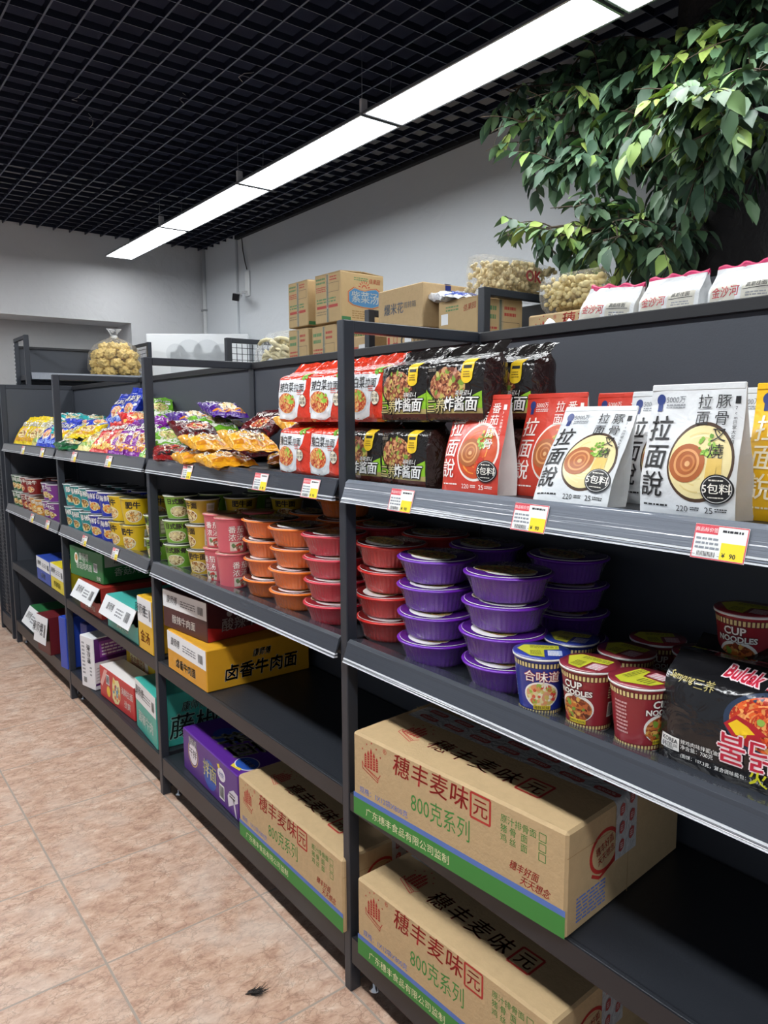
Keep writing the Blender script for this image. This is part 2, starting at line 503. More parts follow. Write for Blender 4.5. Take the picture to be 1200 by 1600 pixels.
# far wall: beam over a wide recess, whose right jamb stands at X = 2.03
b = MB()
b.box((-3.5, YF, 2.115), (2.03, YF+.1, 3.12), ROUGHP)
b.box((-3.5, YF+.1, 2.115), (2.03, YF+.36, 2.16), PLASTER)
b.box((2.03, YF, 0), (XW, YF+.36, 3.12), ROUGHP)
b.box((-3.5, YF+.32, 0), (2.03, YF+.4, 2.115), M('#b9babb', .85, bump=.3, bs=20))
struct(b.build('wall_far'))
b = MB(); b.box((XW-.022, 5.21, 0), (XW, YF, 3.0), PLASTER, .004); struct(b.build('trim_1'))
b = MB(); b.tube([(XW-.03, YF-.03, 1.2), (XW-.03, YF-.03, 2.9)], .018, M('#d0d2d3', .5), 12)
b.box((XW-.055, YF-.055, 2.25), (XW-.005, YF-.002, 2.262), M('#9a9c9e', .5))
tag(b.build('conduit_pipe'), 'pale vertical pipe running up the far corner of the walls', 'pipe')

# open-cell grid hanging under the dark slab
GRID = M('#0f1528', .5); GRID_LIT = M('#50576b', .5)  # dark blade sides, paler undersides: light from the floor put into the colour
b = MB(); P = 0.1093; PY = 0.1116; H = .027
x = 0.625-P*16
while x < XW-.02:
    b.box((x-.0032, -1.5, ZC), (x+.0032, YF-.01, ZC+H), GRID, 0, {'-z': GRID_LIT}); x += P
y = 2.788-PY*38
while y < YF-.03:
    b.box((0.625-P*16, y-.0016, ZC+.001), (XW-.02, y+.0016, ZC+H-.001), GRID, 0, {'-z': GRID_LIT}); y += PY
o = b.build('ceiling_grid'); struct(o)
b = MB(); b.box((XW-.03, -1.5, ZC-.012), (XW-.001, 5.2, ZC+.03), M('#15161b', .6)); struct(b.build('trim_2'))

# ------------------------------------------------------------------ hanging light panels
ALU = M('#a9acb0', .35, metal=.8)
def light_panel(x0, x1, y0, y1, z, strength, label, group):
    t = empty('light_panel', ((x0+x1)/2, (y0+y1)/2, z))
    hx, hy = (x1-x0)/2, (y1-y0)/2
    f = MB(); fr = .008
    for lo, hi in (((-hx,-hy,0),(-hx+fr,hy,.012)), ((hx-fr,-hy,0),(hx,hy,.012)), ((-hx+fr,-hy,0),(hx-fr,-hy+fr,.012)), ((-hx+fr,hy-fr,0),(hx-fr,hy,.012))):
        f.box(lo, hi, ALU, .0015)
    f.box((-hx+fr,-hy+fr,.008),(hx-fr,hy-fr,.012), M('#dcdde0', .6))
    f.build('frame', t)
    d = MB(); d.box((-hx+fr,-hy+fr,.003),(hx-fr,hy-fr,.0075), emit(strength, (.96,.985,1,1))); d.build('diffuser', t)
    k = MB(); k.box((-hx+.02,-hy+.02,.012),(-hx+.05,-hy+.035,.075), M('#c9cacc', .4), .002)
    k.build('hanger_bracket', t)
    for sx in (-1, 1):
        wv = MB(); wv.tube([(sx*hx*.7,-hy+.03,.012),(sx*hx*.75,-hy+.02,.3)], .0012, M('#8c8e92', .4, metal=.6), 5); wv.build('hanging_wire', t)
    tag(t, label, 'ceiling light', group)
    return t
ZL = 2.53
ROW = [(4.498, 5.505, 'farthest white light panel, nearest the far wall'),
       (3.463, 4.482, 'second white light panel from the far wall'),
       (2.418, 3.450, 'third white light panel, between the far pair and the leaf-side panels'),
       (1.388, 2.404, 'long white light panel ending beside the tree leaves'),
       (0.343, 1.374, 'white light panel cut by the top of the photo above the tree')]
for i, (y0, y1, lb) in enumerate(ROW):
    light_panel(1.768, 1.963, y0, y1, ZL, LAMP, lb, 'light panels in a line over the shelves')
for i in range(6):
    light_panel(-0.02, 0.185, -1.2+i*1.11, -0.12+i*1.11, ZL, LAMP_AISLE, 'white light panel over the aisle behind the photographer', 'light panels over the aisle')

# ------------------------------------------------------------------ shelving
A = 0.931; Y0 = 1.3423; W = 1.2023; HP = 1.593
STEEL = M('#2f333b', .42, bump=.05, bs=400)
PANEL = M('#41454d', .5, bump=.04, bs=300)
BOARD = M('#282b31', .4, bump=.06, bs=250)
EDGE = M('#212329', .4)
def rail_mat(col, st):
    m = M(col, .2, coat=.6).copy(); nt = m.node_tree; b = nt.nodes['Principled BSDF']
    tc = nt.nodes.new('ShaderNodeTexCoord'); mp = nt.nodes.new('ShaderNodeMapping'); mp.inputs['Scale'].default_value = (260, 1.3, 260)
    n = nt.nodes.new('ShaderNodeTexNoise'); n.inputs['Scale'].default_value = 1.0; n.inputs['Detail'].default_value = 2
    bp = nt.nodes.new('ShaderNodeBump'); bp.inputs['Strength'].default_value = st; bp.inputs['Distance'].default_value = .004
    nt.links.new(tc.outputs['Object'], mp.inputs['Vector']); nt.links.new(mp.outputs[0], n.inputs['Vector'])
    nt.links.new(n.outputs[0], bp.inputs['Height']); nt.links.new(bp.outputs[0], b.inputs['Normal']); nt.links.new(bp.outputs[0], b.inputs['Coat Normal'])
    b.inputs['Coat Roughness'].default_value = .06
    return m
RAILP = rail_mat('#3d4149', .12)       # clear ticket strip over dark steel
RAILL = rail_mat('#747a84', .38)       # strip lined with pale paper
RIDGE = M('#c3c6cb', .2, coat=.5)
CHROME = M('#d9dadd', .15, metal=1.0)
Z1, Z2, Z3, Z4 = 1.236, .872, .515, .148   # shelf tops

def post(par, y, x=A, h=HP, name='upright_post'):
    b = MB(); b.box((x, y, .0), (x+.03, y+.026, h), STEEL, .002); b.build(name, par)
def strip(par, y0, y1, z, mat):
    """plastic ticket strip on the front edge; leans outwards, ridges along the foot"""
    b = MB()
    b.prism([(A+.045, z+.0005), (A+.028, z+.004), (A+.006, z+.007), (A-.002, z+.001), (A-.0035, z-.006), (A-.0125, z-.032), (A-.010, z-.033), (A+.003, z-.004)], 1, y0, y1, mat)
    for k in range(3):
        b.prism([(A-.0125-.0012*k, z-.0325-.0035*k), (A-.0150-.0012*k, z-.0352-.0035*k), (A-.0065, z-.0358-.0035*k), (A-.006, z-.0325-.0035*k)], 1, y0, y1, RIDGE if k != 1 else mat)
    b.build('ticket_strip', par)
def board(par, y0, y1, z, kind, name='shelf_board'):
    b = MB()
    if kind == 'strip':
        b.box((A+.006, y0, z-.035), (1.342, y1, z), BOARD, .002)
    else:
        lip = .068 if z < .3 else .045
        b.box((A+.004, y0, z-.03), (1.342, y1, z), BOARD, .002)
        b.box((A+.002, y0, z-lip), (A+.0055, y1, z-.001), EDGE)
        b.box((A+.012, y0+.002, z-.001), (A+.0145, y1-.002, z+.0012), EDGE)   # pressed groove behind the lip
    return b.build(name, par)
def bay(y0, y1, label, rails, near_post=None, far_wall=False):
    t = empty('shelf_unit', (0, 0, 0))
    post(t, y1)
    if near_post is not None: post(t, near_post)
    b = MB(); b.box((1.345, y1-.006, .02), (1.372, y1+.03, HP-.001), STEEL, .002); b.build('rear_post', t)
    b = MB(); b.box((A+.03, y1+.002, HP-.026), (1.345, y1+.024, HP), STEEL, .002); b.build('top_bar', t)
    b = MB(); b.box((1.352, y0+.03, .1), (1.364, y1-.006, HP-.026), PANEL); b.build('back_panel', t)
    b = MB(); b.box((1.340, y0+.03, HP-.027), (1.374, y1-.006, HP-.002), M('#1b1c20', .5), .002); b.build('top_rail', t)
    for z, rail in zip((Z1, Z2, Z3, Z4), rails):
        o = board(t, y0+.028, y1-.003, z, 'strip' if rail else 'plain')
        if rail: strip(o, y0+.03, y1-.005, z+.004, rail)
    for yy in (y1-.03, y0+.06):
        f = MB(); f.lathe([(.0,.0,CHROME),(.014,.0,CHROME),(.015,.004,CHROME),(.006,.009,CHROME),(.005,.045,CHROME),(.0,.045,CHROME)], 14)
        o = f.build('levelling_foot', t); o.location = (A+.05, yy, .0)
    if far_wall:
        b = MB(); b.box((A+.03, y1+.004, .04), (1.345, y1+.014, HP-.02), PANEL); b.build('side_panel', t)
    tag(t, label, 'shelf unit', 'dark steel shelf bays in a row')
    return t
Y = [Y0+W*k for k in range(-1, 4)]
bay(Y[0], Y[1], 'dark steel shelf bay holding the ramen pouches and the purple bowls', (RAILL, RAILP, None, None), near_post=Y[0])
bay(Y[1], Y[2], 'dark steel shelf bay holding the orange bowls and red multipacks', (RAILP, RAILP, None, None))
bay(Y[2], Y[3], 'dark steel shelf bay holding the large green carton', (RAILP, RAILP, None, None))
bay(Y[3], Y[4], 'farthest dark steel shelf bay, closed by a side panel beside the wire mesh', (RAILP, RAILP, None, None), far_wall=True)

# mesh-sided end of the next unit
def wire_mesh(b, axis, c, a0, a1, z0, z1, pitch, th, mat):
    a = a0
    while a <= a1+1e-6:
        lo = [0,0,z0]; hi = [0,0,z1]; lo[axis]=a-th; hi[axis]=a+th; lo[1-axis]=c-th; hi[1-axis]=c+th
        b.box(lo, hi, mat); a += pitch
    z = z0
    while z <= z1+1e-6:
        lo = [0,0,z-th]; hi = [0,0,z+th]; lo[axis]=a0; hi[axis]=a1; lo[1-axis]=c-th; hi[1-axis]=c+th
        b.box(lo, hi, mat); z += pitch
t = empty('mesh_end_frame')
for yy in (5.045, 5.375):
    b = MB(); b.box((A-.005, yy, 0), (A+.025, yy+.028, 1.59), STEEL, .002); b.build('upright_post', t)
b = MB(); b.box((A, 5.073, .03), (A+.022, 5.375, .12), STEEL, .002); b.build('crossbar', t); b = MB(); b.box((A, 5.073, 1.565), (A+.022, 5.375, 1.59), STEEL, .002); b.build('crossbar', t)
b = MB(); wire_mesh(b, 1, A+.01, 5.075, 5.373, .12, 1.565, .024, .0014, STEEL); b.build('wire_mesh', t)
b = MB(); b.box((A+.04, 5.06, .1), (A+.06, 5.39, 1.5), M('#22242a', .6)); b.build('inner_panel', t)
tag(t, 'black wire mesh end frame standing beyond the farthest shelf bay', 'mesh frame')

# tall unit standing across the far end, in front of the recess
FX0, FX1, FY, FH = 1.125, 1.945, 5.15, 1.915
t = empty('tall_shelf_unit')
for x in (FX0, FX1-.028):
    b = MB(); b.box((x, FY, 0), (x+.028, FY+.03, FH), STEEL, .002); b.build('upright_post', t)
    b = MB(); b.box((x+.004, FY+.30, 0), (x+.03, FY+.328, FH), STEEL, .002)
    zz = 1.2
    while zz < FH-.03:
        b.box((x+.0035, FY+.306, zz), (x+.0045, FY+.322, zz+.012), M('#d5d6d8', .6)); zz += .025
    b.build('slotted_post', t)
    b = MB(); b.box((x+.004, FY+.03, FH-.022), (x+.024, FY+.30, FH), STEEL, .002); b.build('top_bar', t)
b = MB(); b.box((FX0+.028, FY+.325, .2), (FX1-.028, FY+.335, FH-.05), PANEL); b.box((FX0+.028, FY+.315, FH-.06), (FX1-.028, FY+.337, FH-.045), M('#1b1c20', .5)); b.build('back_panel', t)
b = MB(); b.box((FX0+.028, FY+.01, 1.64), (FX1-.028, FY+.33, 1.675), BOARD, .002); o = b.build('shelf_board', t)
b = MB(); b.prism([(FY+.02, 1.682), (FY-.002, 1.682), (FY-.014, 1.64), (FY-.006, 1.636), (FY+.01, 1.66)], 0, FX0+.03, FX1-.03, RAILL); b.build('ticket_strip', o)
b = MB(); wire_mesh(b, 1, FX1-.014, FY+.035, FY+.3, 1.2, FH-.03, .028, .0013, STEEL); b.build('wire_mesh', t)
for z in (1.25, .85, .45):
    b = MB(); b.box((FX0+.028, FY+.01, z-.035), (FX1-.028, FY+.33, z), BOARD, .002); b.build('shelf_board', t)
tag(t, 'tall dark shelf unit across the far end, carrying the bag of round fried snacks', 'shelf unit')

# taller row behind the shelves, its front posts at X = 1.70
BX, BH = 1.70, 1.787
t = empty('back_shelf_row')
for y in (.48, 1.68, 2.283, 3.48):
    b = MB(); b.box((BX, y, 0), (BX+.03, y+.028, BH), STEEL, .002); b.build('upright_post', t)
    b = MB(); b.box((BX+.03, y+.003, BH-.024), (BX+.37, y+.025, BH), STEEL, .002); b.build('top_bar', t)
    b = MB(); b.box((BX+.37, y-.004, 0), (BX+.40, y+.03, BH), STEEL, .002); b.build('rear_post', t)
for y0, y1 in ((.48, 1.68), (1.68, 2.283), (2.283, 3.48)):
    b = MB(); b.box((BX+.375, y0+.03, .1), (BX+.387, y1-.004, BH-.01 if y0 < 2 else 1.5), PANEL); b.build('back_panel', t)
    for z in (1.505 if y1 < 1.7 else 1.40, .9, .4):
        b = MB(); b.box((BX+.004, y0+.03, z-.035), (BX+.375, y1-.002, z), BOARD, .002); b.build('shelf_board', t)
b = MB(); wire_mesh(b, 0, 3.494, BX+.032, BX+.368, 1.2, BH-.026, .03, .0014, STEEL); b.build('wire_mesh', t)
tag(t, 'taller dark shelf row behind, full of cardboard boxes', 'shelf unit')

# ------------------------------------------------------------------ cartons
KRAFT = M('#c3a77d', .75, var=.10, vs=60, bump=.08, bs=120)
KRAFTD = M('#a98a5c', .8, var=.10, vs=60)
RED_INK = M('#b8322a', .6); GREEN_INK = M('#3f8a3c', .6); BLUE_INK = M('#5a78c0', .6)
LBL = M('#eef0f2', .35, coat=.2)

def carton(name, w, d, h, base, faces=None, front=None, right=None, top=None, left=None, bev=.003):
    """printed cardboard carton; front at y=0, origin under the front edge's middle.
    Art: front (x,z), right (y,z), top (x,y)"""
    b = MB()
    b.box((-w/2, 0, 0), (w/2, d, h), base, bev, faces)
    if front: front.put(b, on_front(0))
    if right: right.put(b, on_right(w/2))
    if top: top.put(b, on_top(h))
    if left: left.put(b, on_left(-w/2))
    return b.build(name)

def wheat_emblem(a, cx, cy, s, mat, L=1):
    """five ears over a ribbon, as on the noodle cartons"""
    for k in range(5):
        x = cx+(k-2)*.13*s; hh = (.46, .58, .68, .58, .46)[k]*s; y0 = cy-.12*s
        a.poly([(x-.048*s, y0), (x+.048*s, y0), (x+.048*s, y0+hh*.8), (x, y0+hh), (x-.048*s, y0+hh*.8)], mat, L)
        for j in range(5):
            yy = y0+hh*(.12+.14*j)
            a.line([(x-.045*s, yy+.03*s), (x, yy), (x+.045*s, yy+.03*s)], .012*s, KRAFT, L+1)
    a.line([(cx-.42*s, cy+.02*s), (cx-.32*s, cy-.12*s), (cx+.32*s, cy-.30*s), (cx+.42*s, cy-.16*s)], .025*s, mat, L)
    a.line([(cx-.42*s, cy+.02*s), (cx-.40*s, cy-.20*s), (cx+.30*s, cy-.44*s), (cx+.32*s, cy-.30*s)], .025*s, mat, L)
    a.line([(cx-.32*s, cy-.12*s), (cx+.30*s, cy-.36*s)], .02*s, mat, L)
    for dx, dy in ((-.40, .42), (-.2, .62), (.02, .72), (.24, .60), (.42, .40)):
        a.poly([(cx+(dx+.045*math.cos(t*PI/5+PI/2)*(1 if t % 2 == 0 else .4))*s, cy+(dy+.045*math.sin(t*PI/5+PI/2)*(1 if t % 2 == 0 else .4))*s) for t in range(10)], mat, L)

def noodle_carton(label, w=.548, d=.39, h=.19, lift=0.0, copy_of=None):
    """kraft carton of noodles with red lettering and a green band"""
    a = Art(); R, G, B_ = RED_INK, GREEN_INK, BLUE_INK
    a.rect(-w/2+.001, .002, w/2-.001, h*.215, G, 1, .05)
    a.rect(-w/2+.001, h*.215, w/2-.001, h*.275, B_, 1, .05)
    L0 = -w/2
    a.text('广东穗丰食品有限公司监制', L0+.042, h*.108, .0205, M('#e6e3b8', .6), 2, .0, 'l', 1.0)
    wheat_emblem(a, L0+.060, h*.69, .070, R)
    a.text('®', L0+.103, h*.93, .015, R, 1)
    for i, ch in enumerate('穗丰麦味'):
        a.text(ch, L0+.153+i*.0527, h*.85, .050, R, 1, .03, 'c', 1.0, 0, .12)
    x = L0+.362
    a.frame(x-.023, h*.83-.024, x+.023, h*.83+.024, .0045, R, 1)
    a.text('元', x, h*.83, .037, R, 1, .03)
    a.text('规格：1X12袋X800克', L0+.022, h*.345, .0165, B_, 1, 0, 'l', .97)
    a.text('800克系列', L0+.181, h*.53, .048, G, 1, .0, 'l', .74)
    for i, (s, y) in enumerate((('原汁排骨面', .85), ('猪 骨  面', .755), ('鸡 丝  面', .66))):
        a.text(s, L0+.409, h*y, .0165, G, 1, 0, 'l', .95)
        a.frame(L0+.492, h*y-.007, L0+.506, h*y+.007, .0013, G, 1)
    a.text('穗丰好面', L0+.431, h*.44, .0185, R, 1, .03, 'l', .85, 0, .25)
    a.text('天天想念', L0+.455, h*.34, .0185, R, 1, .03, 'l', .85, 0, .25)
    # top: emblem and name again, nearer the front edge
    t = Art()
    wheat_emblem(t, -w/2+.10, .085, .075, R)
    for i, ch in enumerate('穗丰麦味'):
        t.text(ch, -w/2+.185+i*.058, .085, .054, R, 1, .012, 'c', 1.0, 0, .12)
    x = -w/2+.185+4*.058+.003
    t.frame(x-.026, .059, x+.026, .111, .005, R, 1); t.text('元', x, .085, .042, R, 1, .014)
    t.line([(-w/2, d/2), (w/2, d/2)], .002, KRAFTD, 1)
    # end: red brushed ring with script, blue print
    r = Art()
    r.ring(.115, h*.60, .048, .040, .008, R, 1, .5, 6.1)
    r.line([(.075, h*.43), (.10, h*.36), (.15, h*.44)], .006, R, 1)
    r.text('穗丰好面', .115, h*.65, .018, R, 1, .02, 'c', .8, .25); r.text('天天想念', .12, h*.55, .017, R, 1, .02, 'c', .8, .25)
    r.scraps(.03, h*.08, .12, h*.33, BLUE_INK, 7, 1)
    r.line([(d/2, 0), (d/2, h)], .0016, KRAFTD, 1)
    r.line([(0.0, h-.045), (d/2, h-.05)], .0012, KRAFTD, 1)
    o = carton('noodle_carton', w, d, h, KRAFT, None, a, r, t, bev=.005)
    # clear tape over the seam and down the end
    b = MB(); tm = film(.72, .2, '#dfe1e1', .35, 50); rm = M('#b4524e', .6)
    P = [(-w/2+.02, h+.0016), (-w/4, h+.0022), (0, h+.0018), (w/4, h+.0022), (w/2-.004, h+.0018)]
    vs = []; yc = d*.47
    for x, z in P: vs += [(x, yc-.036, z), (x, yc+.036, z)]
    for z in (h-.006, h*.8, h*.55, h*.42): vs += [(w/2+.0018, yc-.036, z), (w/2+.0018, yc+.036, z)]
    n = len(vs)//2
    b.add(vs, [(2*i, 2*i+2, 2*i+3, 2*i+1) for i in range(n-1)], tm, True)
    tp = Art()
    for k in range(7):
        cx = -w/2+.07+k*.075
        for dy in (-.017, .017):
            tp.poly([(cx-.026, yc+dy-.006), (cx+.020, yc+dy-.009), (cx+.026, yc+dy-.002), (cx+.024, yc+dy+.007), (cx-.022, yc+dy+.009), (cx-.028, yc+dy+.003)], rm, 1)
            tp.scraps(cx-.02, yc+dy-.004, cx+.018, yc+dy+.004, M('#d8c6c0', .5), 2, 2)
    tp.put(b, on_top(h+.0024))
    te = Art()
    for k in range(3):
        for dy in (-.017, .017):
            z0 = h*.48+k*.034+(.012 if dy > 0 else 0)
            te.poly([(yc+dy-.008, z0+.003), (yc+dy-.001, z0), (yc+dy+.008, z0+.006), (yc+dy+.009, z0+.020), (yc+dy+.001, z0+.024), (yc+dy-.007, z0+.018)], rm, 1)
            te.scraps(yc+dy-.005, z0+.006, yc+dy+.005, z0+.018, M('#d8c6c0', .5), 3, 2)
    te.put(b, on_right(w/2+.0024))
    b.build('packing_tape', o)
    # crushed corner of the lid
    tag(o, label, 'box', 'kraft noodle cartons')
    return o

def snack_carton(name, w, d, h, side, front_low, front_text, right_text, label, white_h=.45, txt='#fbfaf6', rtxt='#c9c6c6', top=None, big=.042, outline=None, group='instant noodle cartons'):
    """printed noodle carton with a white address panel on the upper front"""
    S = M(side, .42, coat=.15, var=.04, vs=30); Lo = M(front_low, .42, coat=.15)
    a = Art()
    if white_h > 0:
        a.rect(-w/2+.001, h*(1-white_h), w/2-.001, h-.0015, LBL, 1, .05)
        a.text('康师傅', -w/2+w*.22, h*(1-white_h*.5), h*.23, INK, 2, .02, 'c', .8, 0, .15)
        a.scraps(-w/2+w*.42, h*(1-white_h*.75), -w/2+w*.75, h*(1-white_h*.35), M('#7d8086', .5), 3, 2)
        a.barcode(w/2-w*.2, h*(1-white_h*.85), w/2-w*.06, h*(1-white_h*.3), LBL, INK, 2)
    a.text(front_text, -w*.02, h*(1-white_h)*.52, min(h*.24, w*.9/max(1, len(front_text))), M(txt, .4), 2, .03, 'c', 1, 0, 0, False, 1, M(outline, .5) if outline else None)
    r = Art()
    if right_text:
        r.text(right_text, d*.52, h*.36, min(big, d*.72/len(right_text)), M(rtxt, .35), 2, .02, 'c', 1.0, 0, .1, False, 1, M(outline, .5) if outline else None)
        r.text('康师傅', d*.52, h*.72, h*.2, M(rtxt, .35), 2, .02, 'c', .8, 0, .2, False, 1, M(outline, .5) if outline else None)
    t = Art()
    if top: t.text(top, 0, d*.45, min(.06, w*.8/len(top)), M(txt, .4), 2, .02)
    o = carton(name, w, d, h, S, {'-y': Lo}, a, r, t)
    return tag(o, label, 'box', group)

def open_carton(name, w, d, h, side, text, label, cut=.5, ang=28, group='instant noodle cartons'):
    """carton torn open across the front: the white upper front hangs out as a flap"""
    S = M(side, .42, coat=.15); I = M('#8e7554', .85); T = .003
    b = MB()
    b.box((-w/2, 0, 0), (w/2, d, T), S); b.box((-w/2, 0, h-T), (w/2, d, h), S, 0, {'-z': I})
    b.box((-w/2, T, T), (-w/2+T, d, h-T), S, 0, {'+x': I}); b.box((w/2-T, T, T), (w/2, d, h-T), S, 0, {'-x': I})
    b.box((-w/2, d-T, T), (w/2, d, h-T), S, 0, {'-y': I})
    # torn lower front edge
    n = 14; v = []; 
    for i in range(n+1):
        x = -w/2+w*i/n; v += [(x, 0, 0), (x, 0, h*cut*(1+.10*rnd.uniform(-1, 1)))]
    b.add(v, [(2*i, 2*i+2, 2*i+3, 2*i+1) for i in range(n)], S)
    v2 = [(p[0], T, p[2]) for p in v]
    b.add(v2, [(2*i, 2*i+1, 2*i+3, 2*i+2) for i in range(n)], I)
    a = Art(); a.text(text, 0, h*cut*.45, min(h*.2, w*.8/max(1, len(text))), M('#f3efe6', .5), 1, .02)
    a.put(b, on_front(0))
    o = b.build(name)
    f = MB(); fh = h*(1-cut)+.012
    f.box((-w/2+.002, -.002, -fh), (w/2-.002, .001, 0), LBL, 0, {'+y': I})
    fa = Art(); fa.text('康师傅', -w*.22, -fh*.45, fh*.42, INK, 1, .02, 'c', .8, 0, .15)
    fa.scraps(-w*.02, -fh*.75, w*.2, -fh*.3, M('#7d8086', .5), 3, 1); fa.barcode(w*.26, -fh*.8, w*.42, -fh*.2, LBL, INK, 1)
    fa.put(f, on_front(-.002))
    fo = f.build('flap', o); fo.location = (0, -.001, h-.002); fo.rotation_euler = (math.radians(-ang), 0, 0)
    fo['label'] = 'white printed flap torn open along the front'
    return tag(o, label, 'box', group)

# ------------------------------------------------------------------ soft bags
def sstep(a, b, x):
    t = max(0.0, min(1.0, (x-a)/(b-a))); return t*t*(3-2*t)

def loft(w, h, dep, cen=lambda t: 0.0, fold=0.0, bulge=0.0, wid=lambda t: 1.0, wr=.0015, ws=22.0, seed=0, nu=14, nv=18, mats=None, art=None, back_art=None, close=True, zig=0.0, mb=None, side_art=None, exp=2.0):
    """bag surface between a front and a back sheet.
    dep(t): depth, cen(t): y of the middle, wid(t): width factor, t = height/h"""
    b = mb or MB()
    mf, ms, mk = mats
    sd = Vector((seed*3.7, seed*1.3, seed*7.1))
    def nz(x, y, z): return noise.noise(Vector((x*ws, y*ws, z*ws))+sd)*wr + noise.noise(Vector((x*ws*2.7, y*ws*2.7, z*ws*2.7))+sd)*wr*.45
    def F(u, v, e, side=-1):
        t = max(0.0, min(1.0, v/h)); q = max(-1.0, min(1.0, 2*u/w))
        D = dep(t)
        y = cen(t) + side*(D/2*(1-abs(q)**6*.25) + bulge*(1-abs(q)**exp)*math.sin(PI*min(1, max(0, t)))**.7)
        n = nz(u, side*.1, v)*min(1, D/.012+.25)
        return Vector((u*wid(t), y+side*(n+e), v+(zig*math.sin(u*900) if (zig and (t > .985 or t < .015)) else 0)))
    # front and back sheets
    for side, mat in ((-1, mf), (1, mk)):
        vs = [F(-w/2+w*i/nu, h*j/nv, 0, side) for j in range(nv+1) for i in range(nu+1)]
        fs = []
        for j in range(nv):
            for i in range(nu):
                q = (j*(nu+1)+i, j*(nu+1)+i+1, (j+1)*(nu+1)+i+1, (j+1)*(nu+1)+i)
                fs.append(q if side < 0 else q[::-1])
        b.add(vs, fs, mat, True)
    # sides, folded inwards in the middle
    for sx in (-1, 1):
        vs = []
        for j in range(nv+1):
            t = j/nv; v = h*t
            p0 = F(sx*w/2, v, 0, -1); p1 = F(sx*w/2, v, 0, 1)
            m = (p0+p1)/2; k = fold*min(1.0, dep(t)/.03)
            m.x -= sx*(k+nz(.3*sx, 0, v)*.6)
            if fold == 0: m.x += sx*dep(t)*.12
            vs += [p0, m, p1]
        fs = []
        for j in range(nv):
            for k in range(2):
                q = (3*j+k, 3*j+k+1, 3*j+k+4, 3*j+k+3)
                fs.append(q if sx > 0 else q[::-1])
        b.add(vs, fs, ms, True)
    if close:
        for v, flip in ((0, False), (h, True)):
            fr = [F(-w/2+w*i/nu, v, 0, -1) for i in range(nu+1)]; bk = [F(-w/2+w*i/nu, v, 0, 1) for i in range(nu+1)]
            fs = [(i, nu+1+i, nu+2+i, i+1) for i in range(nu)]
            if flip: fs = [f[::-1] for f in fs]
            b.add(fr+bk, fs, ms, True)
    if art: art.put(b, lambda u, v, e: F(u, v, e, -1), .009)
    if back_art: back_art.put(b, lambda u, v, e: F(-u, v, e, 1))
    return b

